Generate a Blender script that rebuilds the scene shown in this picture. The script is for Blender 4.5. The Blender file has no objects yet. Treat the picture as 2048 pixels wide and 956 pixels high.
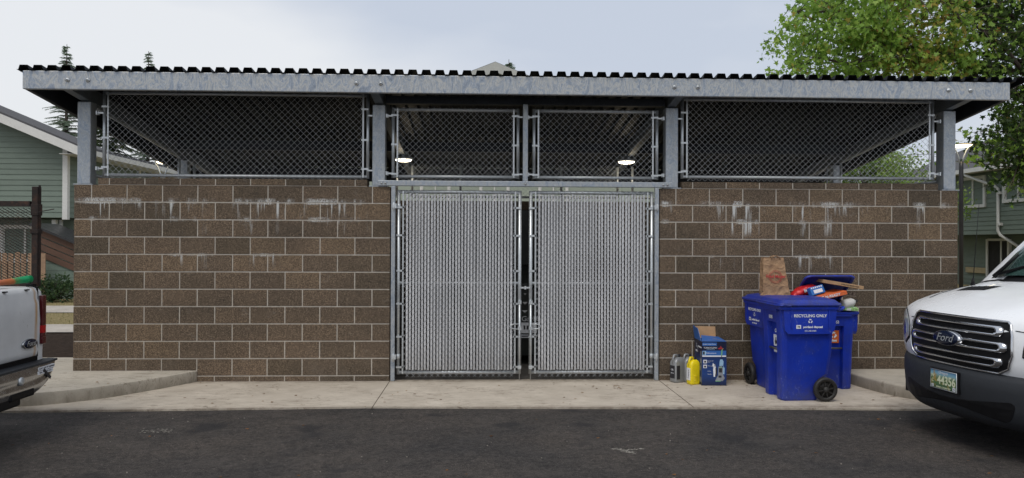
import bpy, bmesh, math, random
from mathutils import Vector, Matrix, Euler
from math import radians as RAD, sin, cos, pi
S = bpy.context.scene
C = S.collection

# ------------------------------------------------------------------ camera
cam_d = bpy.data.cameras.new('camera'); cam = bpy.data.objects.new('camera', cam_d); C.objects.link(cam)
S.camera = cam
CX, CYD, CH, YAW, PITCH, ROLL, FPX = 4.7427, 9.1458, 1.6332, .0390, .0052, .0039, 1540.0
cy_, sy_ = cos(YAW), sin(YAW)
f_ = Vector((sy_, cy_, 0)); r_ = Vector((cy_, -sy_, 0)); u_ = Vector((0, 0, 1))
f2 = cos(PITCH) * f_ + sin(PITCH) * u_; u2 = cos(PITCH) * u_ - sin(PITCH) * f_
r3 = cos(ROLL) * r_ + sin(ROLL) * u2; u3 = cos(ROLL) * u2 - sin(ROLL) * r_
M_ = Matrix((r3, u3, -f2)).transposed().to_4x4(); M_.translation = Vector((CX, -CYD, CH))
cam.matrix_world = M_
cam_d.sensor_width = 36.0; cam_d.lens = 36.0 * FPX / 2048.0; cam_d.clip_end = 2000; cam_d.clip_start = .05

# ------------------------------------------------------------------ world, sun, exposure
SUN_EL, SUN_AZ = RAD(58), RAD(205)
W = bpy.data.worlds.new('World'); S.world = W; W.use_nodes = True
nt = W.node_tree; nt.nodes.clear()
def N(t, **k):
    n = nt.nodes.new(t)
    for a, b in k.items(): setattr(n, a, b)
    return n
out = N('ShaderNodeOutputWorld'); bg = N('ShaderNodeBackground'); bg.inputs[1].default_value = .10
sky = N('ShaderNodeTexSky', sky_type='NISHITA', sun_disc=False, sun_elevation=SUN_EL, sun_rotation=SUN_AZ, dust_density=4.0, air_density=1.3)
tc = N('ShaderNodeTexCoord'); mp = N('ShaderNodeMapping'); mp.inputs['Scale'].default_value = (1, 1, 2.6); mp.inputs['Location'].default_value = (.85, .3, .2)
no = N('ShaderNodeTexNoise'); no.inputs['Scale'].default_value = 1.35; no.inputs['Detail'].default_value = 5; no.inputs['Roughness'].default_value = .45
cr = N('ShaderNodeValToRGB')
cr.color_ramp.elements[0].position = .40; cr.color_ramp.elements[0].color = (4.7, 5.15, 6.0, 1)
cr.color_ramp.elements[1].position = .58; cr.color_ramp.elements[1].color = (6.8, 6.95, 7.2, 1)
mx = N('ShaderNodeMixRGB'); mx.inputs[0].default_value = .90
L = nt.links.new
L(tc.outputs['Generated'], mp.inputs[0]); L(mp.outputs[0], no.inputs[0]); L(no.outputs['Fac'], cr.inputs[0])
L(sky.outputs[0], mx.inputs[1]); L(cr.outputs[0], mx.inputs[2]); L(mx.outputs[0], bg.inputs[0]); L(bg.outputs[0], out.inputs[0])
sd = bpy.data.lights.new('sun', 'SUN'); so = bpy.data.objects.new('sun', sd); C.objects.link(so)
sd.energy = 1.15; sd.angle = RAD(28); sd.color = (1, .95, .88)
d_ = Vector((sin(SUN_AZ) * cos(SUN_EL), cos(SUN_AZ) * cos(SUN_EL), sin(SUN_EL)))   # towards the sun
so.rotation_euler = d_.to_track_quat('Z', 'Y').to_euler()
S.view_settings.view_transform = 'Standard'; S.view_settings.look = 'None'
S.view_settings.exposure = .34; S.view_settings.gamma = 1.0; S.view_settings.use_curve_mapping = False
S.cycles.max_bounces = 8; S.cycles.diffuse_bounces = 4

# ------------------------------------------------------------------ materials
def lin(c):
    return tuple((x / 12.92 if x <= .04045 else ((x + .055) / 1.055) ** 2.4) for x in [v / 255 for v in c])
class NM:
    """small node-material builder"""
    def __init__(s, name, rough=.6, metal=0.0, spec=.5):
        s.m = bpy.data.materials.new(name); s.m.use_nodes = True; s.t = s.m.node_tree
        s.b = s.t.nodes['Principled BSDF']; s.b.inputs['Roughness'].default_value = rough
        s.b.inputs['Metallic'].default_value = metal; s.b.inputs['Specular IOR Level'].default_value = spec
        s.co = None
    def n(s, t, **k):
        x = s.t.nodes.new(t)
        for a, b in k.items(): setattr(x, a, b)
        return x
    def l(s, a, b): s.t.links.new(a, b)
    def coord(s, scale=(1, 1, 1)):
        if not s.co: s.co = s.n('ShaderNodeTexCoord')
        m = s.n('ShaderNodeMapping'); m.inputs['Scale'].default_value = scale
        s.l(s.co.outputs['Object'], m.inputs[0]); return m.outputs[0]
    def noise(s, scale, detail=4, rough=.55, sc=(1, 1, 1), dist=0):
        x = s.n('ShaderNodeTexNoise'); x.inputs['Scale'].default_value = scale; x.inputs['Detail'].default_value = detail
        x.inputs['Roughness'].default_value = rough; x.inputs['Distortion'].default_value = dist
        s.l(s.coord(sc), x.inputs[0]); return x.outputs['Fac']
    def voro(s, scale, sc=(1, 1, 1), feat='F1', outp='Distance'):
        x = s.n('ShaderNodeTexVoronoi'); x.feature = feat; x.inputs['Scale'].default_value = scale
        s.l(s.coord(sc), x.inputs[0]); return x.outputs[outp]
    def ramp(s, fac, stops):
        x = s.n('ShaderNodeValToRGB'); e = x.color_ramp.elements
        while len(e) < len(stops): e.new(.5)
        for i, (p, c) in enumerate(stops):
            if not isinstance(c, tuple): c = (c, c, c)
            e[i].position = p; e[i].color = (*c[:3], 1)
        s.l(fac, x.inputs[0]); return x.outputs[0]
    def mix(s, fac, a, b, mode='MIX'):
        x = s.n('ShaderNodeMixRGB', blend_type=mode)
        for i, v in ((0, fac), (1, a), (2, b)):
            if isinstance(v, (int, float)): x.inputs[i].default_value = v if i == 0 else (v, v, v, 1)
            elif isinstance(v, tuple): x.inputs[i].default_value = (*v[:3], 1)
            else: s.l(v, x.inputs[i])
        return x.outputs[0]
    def math(s, op, a, b=0.0, clamp=False):
        x = s.n('ShaderNodeMath', operation=op, use_clamp=clamp)
        for i, v in ((0, a), (1, b)):
            if isinstance(v, (int, float)): x.inputs[i].default_value = v
            else: s.l(v, x.inputs[i])
        return x.outputs[0]
    def xyz(s):
        x = s.n('ShaderNodeSeparateXYZ'); s.l(s.coord(), x.inputs[0]); return x.outputs
    def rand(s, name='rnd'):
        x = s.n('ShaderNodeAttribute', attribute_name=name); return x.outputs['Fac']
    def color(s, v):
        if isinstance(v, tuple): s.b.inputs['Base Color'].default_value = (*v[:3], 1)
        else: s.l(v, s.b.inputs['Base Color'])
        return s
    def rough(s, v): s.l(v, s.b.inputs['Roughness']); return s
    def bump(s, h, strength=.3, dist=.01):
        x = s.n('ShaderNodeBump'); x.inputs['Strength'].default_value = strength; x.inputs['Distance'].default_value = dist
        s.l(h, x.inputs['Height']); s.l(x.outputs[0], s.b.inputs['Normal']); return s

def simple(name, col, rough=.6, metal=0, var=.12, scale=6, bump=0, bscale=60, spec=.5):
    """base colour broken by two scales of noise"""
    a = NM(name, rough, metal, spec)
    n1 = a.noise(scale, 5, .6); n2 = a.noise(scale * 9, 3, .6)
    f = a.mix(.5, n1, n2)
    lo = tuple(max(0, c * (1 - var * 1.6)) for c in col); hi = tuple(min(1, c * (1 + var * 1.6)) for c in col)
    a.color(a.ramp(f, [(.3, lo), (.7, hi)]))
    a.rough(a.ramp(n1, [(.3, max(.02, rough - .08)), (.7, min(1, rough + .08))]))
    if bump: a.bump(a.noise(bscale, 4, .6), bump, .004)
    return a.m

MAT = {}
# ground-face concrete block
a = NM('brown_block', .9, spec=.2)
fine = a.voro(165, feat='F1', outp='Color'); sx = a.n('ShaderNodeSeparateColor'); a.l(fine, sx.inputs[0])
speck = a.mix(.5, sx.outputs[0], a.noise(90, 3, .75))
col = a.ramp(speck, [(.20, (.046, .037, .029)), (.42, (.090, .072, .055)), (.60, (.140, .112, .084)), (.82, (.27, .215, .155))])
tint = a.ramp(a.rand(), [(0, (.78, .78, .76)), (.3, (.92, .90, .90)), (.6, (1.02, .98, .96)), (.85, (1.12, 1.06, 1.02)), (1, (1.24, 1.16, 1.06))])
tint.node.color_ramp.interpolation = 'CONSTANT' if False else 'LINEAR'
col = a.mix(1, col, tint, 'MULTIPLY')
z = a.xyz()[2]; zz = a.math('ADD', z, 0)
big = a.noise(.75, 4, .55, (1, 1, 2.5))
col = a.mix(1, col, a.ramp(big, [(.35, (.86, .86, .86)), (.68, (1.25, 1.2, 1.15))]), 'MULTIPLY')
def band(zc, up, dn):      # 1 at zc, falling to 0 `up` above and `dn` below
    t1 = a.math('SUBTRACT', 1.0, a.math('DIVIDE', a.math('SUBTRACT', z, zc), up), True)
    t2 = a.math('SUBTRACT', 1.0, a.math('DIVIDE', a.math('SUBTRACT', zc, z), dn), True)
    return a.math('MULTIPLY', t1, t2)
streak = a.noise(11, 3, .75, (1, 1, .07)); patch = a.noise(1.5, 3, .6, (1, 1, .3)); patch2 = a.noise(5, 3, .7, (1, 1, .25))
grain = a.noise(75, 3, .85, (1, 1, .55))
def eff(zc, up, dn, thr, amp):
    pm = a.ramp(patch, [(thr, 0.0), (thr + .08, 1.0)])
    crust = a.math('MULTIPLY', a.math('POWER', band(zc, up, .022), .8), a.ramp(grain, [(.42, .0), (.60, 1.0)]))
    crust = a.math('MULTIPLY', crust, a.ramp(patch2, [(.44, .05), (.58, 1.0)]))
    drip = a.math('MULTIPLY', band(zc, .03, dn), a.math('MULTIPLY', a.ramp(streak, [(.55, 0.0), (.66, 1.0)]), a.ramp(grain, [(.35, .35), (.6, 1.0)])))
    return a.math('MULTIPLY', a.math('MULTIPLY', a.math('MAXIMUM', crust, drip), pm), amp, True)
e1 = eff(2.092, .06, .22, .47, 3.2); e2 = eff(1.889, .045, .18, .52, 2.6); e3 = eff(1.48, .025, .18, .56, 1.8)
es = a.math('MAXIMUM', a.math('MAXIMUM', e1, e2), e3)
# dry mortar splash and soil near the ground
low = a.math('MULTIPLY', a.math('SUBTRACT', 1.0, a.math('DIVIDE', z, .45), True), a.ramp(a.noise(3, 4, .6), [(.45, 0.0), (.7, .5)]))
col = a.mix(low, col, (.17, .14, .11)); col = a.mix(a.math('MULTIPLY', a.ramp(a.noise(4.2, 5, .75, (1, 1, 1.6)), [(.60, 0.0), (.72, .5)]), a.ramp(a.noise(48, 3, .8), [(.38, .1), (.6, 1.0)])), col, (.33, .30, .26)); col = a.mix(es, col, (.52, .53, .52))
a.color(col); a.bump(a.math('ADD', speck, a.noise(60, 3, .6)), .55, .004); MAT['block'] = a.m
a = NM('mortar', .95, spec=.15)
col = a.ramp(a.noise(30, 5, .7), [(.3, (.34, .31, .27)), (.7, (.56, .52, .46))])
col = a.mix(a.ramp(a.noise(2.2, 3, .5), [(.45, 0.0), (.7, .45)]), col, (.32, .295, .26))
a.color(col); a.bump(a.noise(90, 3, .6), .4, .003); MAT['mortar'] = a.m

# galvanised steel with flowing zinc pattern
def galv(name, pat_scale=7, stretch=(1, 1, 1), base=(.25, .29, .345), tan=(.46, .45, .41), dark=(.15, .175, .215), rough=.42, metal=.45, thick=.55):
    a = NM(name, rough, metal)
    w = a.noise(pat_scale, 4, .6, stretch, 2.2)
    col = a.ramp(w, [(.26, dark), (.42, base), (.50, tan), (.56, base), (.70, tan), (.8, dark)])
    v = a.voro(38, feat='F1', outp='Color'); s2 = a.n('ShaderNodeSeparateColor'); a.l(v, s2.inputs[0])
    col = a.mix(.16, col, a.ramp(s2.outputs[0], [(0, (.30, .34, .40)), (1, (.52, .56, .62))]))
    lines = a.noise(pat_scale * 2.2, 2, .5, stretch, 3.5)
    col = a.mix(a.ramp(lines, [(.47, 0.0), (.5, .45), (.53, 0.0)]), col, (.56, .62, .70))
    a.color(col); a.rough(a.ramp(w, [(.3, rough - .1), (.7, rough + .15)])); a.bump(lines, .12, .002)
    return a.m
MAT['galv_beam'] = galv('galvanised_beam', 7.5, (1, 1, .45))
MAT['galv'] = galv('galvanised_steel', 9, (1, 1, .5), base=(.28, .32, .37), tan=(.40, .41, .40), dark=(.19, .23, .28))
MAT['galv_tube'] = simple('galvanised_tube', (.55, .58, .60), .38, .65, .12, 8)
MAT['wire'] = simple('galvanised_wire', (.46, .48, .50), .45, .55, .1, 20)
MAT['gate_wire'] = simple('bright_galvanised_wire', (.42, .44, .46), .4, .5, .1, 20)
MAT['deck'] = simple('shaded_dark_painted_deck', (.010, .012, .014), .55, .05, .3, 3, spec=.09)  # dark paint, with the shade under the roof also put into the colour
MAT['galv_half_shaded'] = simple('half_shaded_galvanised_steel', (.13, .15, .17), .55, .3, .25, 6, spec=.3)  # rafter steel: galvanised, toned down in colour for the shade under the roof
MAT['galv_shaded'] = simple('shaded_galvanised_steel', (.030, .034, .040), .6, .1, .25, 6, spec=.2)  # galvanised steel with the under-roof shade painted into its colour
a = NM('grey_privacy_slat', .5); c = a.mix(1, a.ramp(a.noise(2.2, 5, .65, (1, 1, .6)), [(.3, (.42, .43, .45)), (.7, (.56, .57, .59))]), a.ramp(a.rand(), [(0, (.88,) * 3), (1, (1.08,) * 3)]), 'MULTIPLY')
c = a.mix(a.math('MULTIPLY', a.math('SUBTRACT', 1.0, a.math('DIVIDE', a.xyz()[2], .5), True), a.ramp(a.noise(9, 4, .7, (1, 1, .3)), [(.35, .1), (.65, .7)])), c, (.20, .18, .155)); a.color(c); MAT['slat'] = a.m
MAT['black_steel'] = simple('black_painted_steel', (.02, .02, .022), .4, 0, .2, 8)
MAT['lamp_glow'] = NM('lamp_glow').m
def glow(name, col, st):
    a = NM(name); a.color(col); a.b.inputs['Emission Color'].default_value = (*col, 1); a.b.inputs['Emission Strength'].default_value = st; return a.m
MAT['lamp_glow'] = glow('lit_diffuser', (1, .90, .70), 4); MAT['street_glow'] = glow('street_light_glow', (1, .82, .5), 4.5)

# asphalt
a = NM('asphalt', .88, spec=.3)
v = a.voro(260, outp='Color'); sc_ = a.n('ShaderNodeSeparateColor'); a.l(v, sc_.inputs[0])
g = a.ramp(sc_.outputs[0], [(0, (.017, .017, .017)), (.6, (.034, .033, .032)), (.93, (.060, .058, .055)), (1, (.15, .145, .14))])
g = a.mix(a.ramp(a.noise(28, 3, .7), [(.3, 0.0), (.75, .5)]), g, (.062, .058, .054))
p = a.noise(.9, 5, .6); g = a.mix(1, g, a.ramp(p, [(.3, (.70, .71, .76)), (.7, (1.40, 1.28, 1.20))]), 'MULTIPLY'); g = a.mix(1, g, a.ramp(a.noise(22, 5, .8), [(.34, (.52,) * 3), (.66, (1.62, 1.56, 1.50))]), 'MULTIPLY')
dust = a.math('MULTIPLY', a.ramp(a.noise(7, 5, .75, (1, 1.8, 1)), [(.60, 0.0), (.74, .45)]), a.ramp(a.noise(45, 2, .7), [(.42, 0.0), (.6, 1.0)]))
g = a.mix(dust, g, (.16, .15, .14)); g = a.mix(a.ramp(a.noise(2.4, 5, .7, (1, 1.6, 1), .4), [(.50, 0.0), (.72, .55)]), g, (.078, .070, .064)); g = a.mix(a.ramp(a.noise(1.7, 3, .5, (1, 1, 1), .3), [(.60, 0.0), (.70, .7)]), g, (.018, .018, .020)); a.color(g)
a.bump(a.math('ADD', a.noise(240, 3, .8), a.math('MULTIPLY', a.noise(9, 3), .6)), .8, .006); MAT['asphalt'] = a.m

def concrete(name, lo, hi, stain=(.155, .12, .088)):
    a = NM(name, .9, spec=.25)
    c = a.ramp(a.noise(2.2, 6, .65), [(.3, lo), (.7, hi)])
    c = a.mix(a.ramp(a.noise(70, 3, .8), [(.3, .35), (.6, 0.0)]), c, lo)
    sc2 = a.math('MULTIPLY', a.ramp(a.noise(8, 6, .85, (.6, 2.6, 1), 1.0), [(.53, 0.0), (.60, .9)]), a.ramp(a.noise(1.3, 4, .6), [(.40, .1), (.62, 1.0)]))
    c = a.mix(sc2, c, stain)
    c = a.mix(a.ramp(a.noise(5, 4, .7, (1, 1, 1), .5), [(.62, 0.0), (.78, .5)]), c, (.30, .22, .15))
    if 'apron' in name:
        yk = a.xyz()[1]; nw = a.math('SUBTRACT', 1.0, a.math('DIVIDE', a.math('ABSOLUTE', yk), .16), True); ne = a.math('SUBTRACT', 1.0, a.math('DIVIDE', a.math('ABSOLUTE', a.math('ADD', yk, 1.52)), .14), True)
        c = a.mix(a.math('MULTIPLY', a.math('MAXIMUM', nw, ne), a.ramp(a.noise(7, 5, .75), [(.32, .1), (.62, .85)])), c, (.15, .12, .09))
        c = a.mix(a.ramp(a.noise(1.1, 4, .6, (1, 1, 1), .5), [(.50, 0.0), (.70, .28)]), c, (.26, .22, .17))
    if 'kerb' in name:
        zk = a.xyz()[2]; lowk = a.math('SUBTRACT', 1.0, a.math('DIVIDE', zk, .115), True)
        c = a.mix(a.math('MULTIPLY', a.math('POWER', lowk, .6), a.ramp(a.noise(6, 5, .7, (1, 1, .3)), [(.3, .25), (.65, .85)])), c, (.17, .145, .11))
    a.color(c); a.bump(a.math('ADD', a.noise(90, 4, .7), a.noise(8, 3)), .35, .004); return a.m
MAT['apron'] = concrete('apron_concrete', (.43, .38, .315), (.60, .54, .455))
MAT['kerb'] = concrete('kerb_concrete', (.36, .33, .275), (.53, .485, .41), (.20, .17, .13))
MAT['path'] = concrete('path_concrete', (.36, .33, .29), (.50, .46, .41))
MAT['floor_darkened'] = simple('darkened_floor', (.12, .11, .10), .9, 0, .3, 3)  # slab colour darkened to cut bounce light onto the deck
MAT['joint'] = simple('joint_dirt', (.09, .07, .05), .95)
MAT['soil'] = simple('dark_soil', (.036, .026, .020), .98, 0, .55, 14, 1, 40, spec=.05)
MAT['earth'] = simple('dry_earth', (.22, .17, .11), .95, 0, .35, 5, .8, 50)
a = NM('dry_grass_ground', .95, spec=.1)
c = a.ramp(a.noise(14, 5, .75), [(.3, (.10, .11, .035)), (.5, (.27, .22, .11)), (.7, (.36, .29, .17))])
a.color(c); a.bump(a.noise(120, 4, .8), 1, .02); MAT['grass'] = a.m

def siding(name, col, var=.08):
    a = NM(name, .7, spec=.25); r = a.rand()
    c = a.mix(1, a.ramp(a.noise(3, 5, .6, (1, 1, 4)), [(.3, tuple(x * (1 - var) for x in col)), (.7, tuple(x * (1 + var) for x in col))]), a.ramp(r, [(0, (.93,) * 3), (1, (1.06,) * 3)]), 'MULTIPLY')
    a.color(c); a.bump(a.noise(40, 3, .6, (.15, .15, 1)), .12, .002); return a.m
MAT['siding'] = siding('green_lap_siding', (.165, .205, .175)); MAT['siding_pale'] = siding('pale_green_siding', (.30, .34, .29))
MAT['siding_tan'] = siding('tan_siding', (.26, .20, .14))
MAT['white_trim'] = simple('white_trim_paint', (.62, .62, .60), .55, 0, .06, 4)
MAT['shingle'] = simple('grey_asphalt_shingle', (.075, .075, .08), .95, 0, .45, 22, .9, 45)
MAT['fence_wood'] = simple('weathered_cedar', (.30, .195, .125), .85, 0, .3, 7, .3, 40)
MAT['brown_wood'] = simple('brown_stained_boards', (.105, .055, .035), .7, 0, .2, 6)
MAT['green_block'] = simple('painted_green_block', (.15, .20, .165), .85, 0, .08, 5, .4, 50)
a = NM('window_glass', .06, 0, .8); a.color(a.ramp(a.noise(1.4, 3), [(.35, (.03, .04, .045)), (.7, (.11, .13, .13))])); MAT['pane'] = a.m
MAT['curtain'] = simple('pale_blind', (.42, .43, .41), .8, 0, .08, 3)
MAT['dark_opening'] = simple('dark_interior', (.012, .012, .012), .8)
MAT['bark'] = simple('bark', (.055, .042, .033), .95, 0, .4, 12, .9, 30)
def leafmat(name, lo, mid, hi, rough=.5):
    a = NM(name, rough, spec=.35); r = a.rand()
    a.color(a.ramp(r, [(0, lo), (.5, mid), (1, hi)]))
    tr = a.n('ShaderNodeBsdfTranslucent'); ms = a.n('ShaderNodeMixShader'); ms.inputs[0].default_value = .5
    a.l(a.b.inputs['Base Color'].links[0].from_socket, tr.inputs[0])
    o = a.t.nodes['Material Output']; a.l(a.b.outputs[0], ms.inputs[1]); a.l(tr.outputs[0], ms.inputs[2]); a.l(ms.outputs[0], o.inputs[0])
    return a.m
MAT['leaf'] = leafmat('maple_leaf_green', (.11, .21, .035), (.25, .42, .07), (.46, .62, .14))
MAT['leaf_warm'] = leafmat('maple_leaf_turning', (.26, .36, .05), (.40, .40, .08), (.52, .26, .09))
MAT['leaf_dark'] = leafmat('leaf_deep_green_and_shaded', (.022, .05, .015), (.045, .085, .022), (.09, .14, .03))  # deep green foliage; also paints shade into the maple's right side
MAT['leaf_mid'] = leafmat('leaf_olive', (.08, .13, .03), (.16, .23, .06), (.28, .36, .10))
MAT['needle'] = leafmat('conifer_needle', (.03, .06, .03), (.075, .115, .05), (.15, .18, .08), .7)
MAT['needle_far'] = leafmat('conifer_needle_far', (.16, .23, .17), (.26, .34, .25), (.36, .42, .32), .8)
MAT['leaf_shrub'] = leafmat('shrub_leaf', (.02, .045, .02), (.04, .08, .03), (.09, .14, .05))
MAT['litter'] = leafmat('dead_leaf', (.10, .05, .025), (.22, .12, .05), (.33, .16, .06), .8)

# ------------------------------------------------------------------ mesh builder
class MB:
    def __init__(s): s.v = []; s.f = []; s.m = []; s.r = []; s.sm = []; s.T = None; s.cur = 0; s.rr = None
    def add(s, vs, fs, mat=None, r=None, smooth=False):
        o = len(s.v)
        for p in vs:
            p = Vector(p)
            if s.T is not None: p = s.T @ p
            s.v.append(p)
        rv = r if r is not None else (s.rr if s.rr is not None else random.random())
        for f in fs:
            s.f.append([i + o for i in f]); s.m.append(s.cur if mat is None else mat); s.r.append(rv); s.sm.append(smooth)
        return s
    def box(s, x0, x1, y0, y1, z0, z1, **k):
        return s.add([(x0, y0, z0), (x1, y0, z0), (x1, y1, z0), (x0, y1, z0), (x0, y0, z1), (x1, y0, z1), (x1, y1, z1), (x0, y1, z1)],
                     [(0, 3, 2, 1), (4, 5, 6, 7), (0, 1, 5, 4), (1, 2, 6, 5), (2, 3, 7, 6), (3, 0, 4, 7)], **k)
    def hexa(s, p, **k):   # 8 points, bottom 4 then top 4, same order as box
        return s.add(p, [(0, 3, 2, 1), (4, 5, 6, 7), (0, 1, 5, 4), (1, 2, 6, 5), (2, 3, 7, 6), (3, 0, 4, 7)], **k)
    def tube(s, pts, r, n=8, cap=True, smooth=True, **k):
        pts = [Vector(p) for p in pts]; rs = r if isinstance(r, (list, tuple)) else [r] * len(pts)
        vs = []; up = None
        for i, p in enumerate(pts):
            d = (pts[min(i + 1, len(pts) - 1)] - pts[max(i - 1, 0)]).normalized()
            if up is None: up = Vector((0, 0, 1)) if abs(d.z) < .9 else Vector((0, 1, 0))
            a_ = d.cross(up)
            if a_.length < 1e-4: a_ = d.cross(Vector((1, 0, 0)))
            a_.normalize(); b_ = a_.cross(d); up = b_
            for j in range(n):
                t = 2 * pi * (j + .5) / n; vs.append(p + (a_ * cos(t) + b_ * sin(t)) * rs[i])
        fs = []
        for i in range(len(pts) - 1):
            for j in range(n):
                k2 = (j + 1) % n; fs.append((i * n + j, i * n + k2, (i + 1) * n + k2, (i + 1) * n + j))
        s.add(vs, fs, smooth=smooth, **k)
        if cap:
            o = len(s.v) - len(vs)
            for q in (list(range(n))[::-1], [len(vs) - n + j for j in range(n)]):
                s.f.append([i + o for i in q]); s.m.append(s.m[-1]); s.r.append(s.r[-1]); s.sm.append(False)
        return s
    def prism(s, poly, axis, a0, a1, **k):   # poly of 2-D points; axis 0/1/2 is the extrusion axis
        n = len(poly); vs = []
        for a_ in (a0, a1):
            for (p, q) in poly:
                vs.append({0: (a_, p, q), 1: (p, a_, q), 2: (p, q, a_)}[axis])
        fs = [tuple(range(n))[::-1], tuple(range(n, 2 * n))] + [(i, (i + 1) % n, n + (i + 1) % n, n + i) for i in range(n)]
        if axis == 1: fs = [f[::-1] for f in fs]
        return s.add(vs, fs, **k)
    def loft(s, rings, closed=True, cap=(True, True), smooth=False, **k):
        n = len(rings[0]); vs = [p for r in rings for p in r]; fs = []
        for i in range(len(rings) - 1):
            for j in range(n if closed else n - 1):
                k2 = (j + 1) % n; fs.append((i * n + j, i * n + k2, (i + 1) * n + k2, (i + 1) * n + j))
        if closed and cap[0]: fs.append(tuple(range(n))[::-1])
        if closed and cap[1]: fs.append(tuple(range((len(rings) - 1) * n, len(rings) * n)))
        return s.add(vs, fs, smooth=smooth, **k)
    def lathe(s, prof, n=24, axis='z', c=(0, 0, 0), smooth=True, **k):   # prof: (radius, along)
        rings = []
        for (r, h) in prof:
            ring = []
            for j in range(n):
                t = 2 * pi * j / n; x, y = r * cos(t), r * sin(t)
                p = {'z': (x, y, h), 'x': (h, x, y), 'y': (y, h, x)}[axis]
                ring.append((p[0] + c[0], p[1] + c[1], p[2] + c[2]))
            rings.append(ring)
        return s.loft(rings, smooth=smooth, **k)
    def build(s, name, mats, parent=None, bevel=0, seg=2, solid=0, subd=0, origin=None):
        me = bpy.data.meshes.new(name)
        off = Vector(origin) if origin else Vector((0, 0, 0))
        me.from_pydata([p - off for p in s.v], [], s.f)
        if not isinstance(mats, (list, tuple)): mats = [mats]
        for m in mats: me.materials.append(MAT[m] if isinstance(m, str) else m)
        me.polygons.foreach_set('material_index', s.m); me.polygons.foreach_set('use_smooth', s.sm)
        at = me.attributes.new('rnd', 'FLOAT', 'FACE'); at.data.foreach_set('value', s.r)
        me.update()
        o = bpy.data.objects.new(name, me); C.objects.link(o); o.location = off
        if parent: o.parent = parent
        if subd:
            q = o.modifiers.new('s', 'SUBSURF'); q.levels = q.render_levels = subd
        if solid:
            q = o.modifiers.new('t', 'SOLIDIFY'); q.thickness = solid; q.offset = 0
        if bevel:
            q = o.modifiers.new('b', 'BEVEL'); q.width = bevel; q.segments = seg; q.limit_method = 'ANGLE'; q.angle_limit = RAD(40)
        return o

def thing(name, label, cat, loc=(0, 0, 0), rz=0, group=None):
    o = bpy.data.objects.new(name, None); C.objects.link(o); o.location = loc; o.rotation_euler = (0, 0, rz)
    o['label'] = label; o['category'] = cat
    if group: o['group'] = group
    return o
def tag(o, label=None, cat=None, group=None, kind=None):
    for k, v in (('label', label), ('category', cat), ('group', group), ('kind', kind)):
        if v: o[k] = v
    return o
def struct(o): o['kind'] = 'structure'; return o
def kids(o): return [c for c in bpy.data.objects if c.parent == o]
def copy_tree(o, parent=None):
    c = o.copy(); C.objects.link(c); c.parent = parent
    for ch in kids(o): copy_tree(ch, c)
    return c
def shade_auto(o, ang=35):
    for p in o.data.polygons: p.use_smooth = True
    m = o.data; bm = bmesh.new(); bm.from_mesh(m)
    for e in bm.edges:
        if len(e.link_faces) == 2 and e.calc_face_angle(0) > RAD(ang): e.smooth = False
    bm.to_mesh(m); bm.free(); return o

def text_mesh(txt, size, mat, parent, origin, right, up, name='lettering', align='CENTER', ext=.0006, squash=1.0, shear=0, bold=0, spacing=1.0):
    cu = bpy.data.curves.new('t', 'FONT'); cu.body = txt; cu.size = size; cu.align_x = align; cu.align_y = 'CENTER'; cu.extrude = ext
    cu.resolution_u = 3; cu.shear = shear; cu.offset = bold; cu.space_character = spacing
    to = bpy.data.objects.new('t', cu); C.objects.link(to)
    dg = bpy.context.evaluated_depsgraph_get(); dg.update()
    me = bpy.data.meshes.new_from_object(to.evaluated_get(dg)); bpy.data.objects.remove(to)
    R_ = Vector(right).normalized(); U_ = Vector(up).normalized(); Nn = R_.cross(U_)
    mm = Matrix((R_ * squash, U_, Nn)).transposed().to_4x4(); mm.translation = Vector(origin)
    me.transform(mm); me.materials.clear(); me.materials.append(MAT[mat] if isinstance(mat, str) else mat)
    o = bpy.data.objects.new(name, me); C.objects.link(o)
    if parent: o.parent = parent
    return o
MAT['print_white'] = simple('white_print', (.72, .74, .78), .6, 0, .12, 30)
MAT['print_red'] = simple('red_print', (.42, .03, .03), .6, 0, .15, 30)
MAT['print_dark'] = simple('dark_print', (.02, .02, .025), .6)
# ================================================================== ground
random.seed(3)
def sheet(name, poly, z, mat, kind='structure'):
    m = MB(); m.add([(x, y, z) for x, y in poly], [tuple(range(len(poly)))]); o = m.build(name, mat); o['kind'] = kind; return o
sheet('ground', [(-400, -60), (400, -60), (400, 500), (-400, 500)], -.05, 'earth')
sheet('road', [(-60, -40), (60, -40), (60, -1.66), (9.35, -1.66), (7.0, -1.54), (4.9, -1.475), (3.6, -1.425), (1.52, -1.515), (.12, -1.555), (-60, -1.6)], -.018, 'asphalt')
m = MB()
m.prism([(-3, -1.5), (.12, -1.552), (1.52, -1.513), (3.6, -1.422), (4.9, -1.472), (7.0, -1.537), (9.35, -1.657), (14, -1.67), (14, .1), (-3, .1)], 2, -.2, 0.0)
struct(m.build('apron_pavement', 'apron'))
m = MB()
for (xa, xb) in ((3.664, 3.60), (6.862, 6.87)):
    m.box(xa - .004, xa + .004, -1.53, -.002, -.002, .0015)
struct(m.build('apron_joint', 'joint'))
def island(name, edge, back):
    m = MB(); poly = edge + back; n = len(poly)
    area = sum(poly[i][0] * poly[(i + 1) % n][1] - poly[(i + 1) % n][0] * poly[i][1] for i in range(n))
    if area < 0: poly = poly[::-1]
    m.prism(poly, 2, -.1, .13)
    o = m.build(name, 'kerb', bevel=.018, seg=3); return struct(o)
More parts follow.
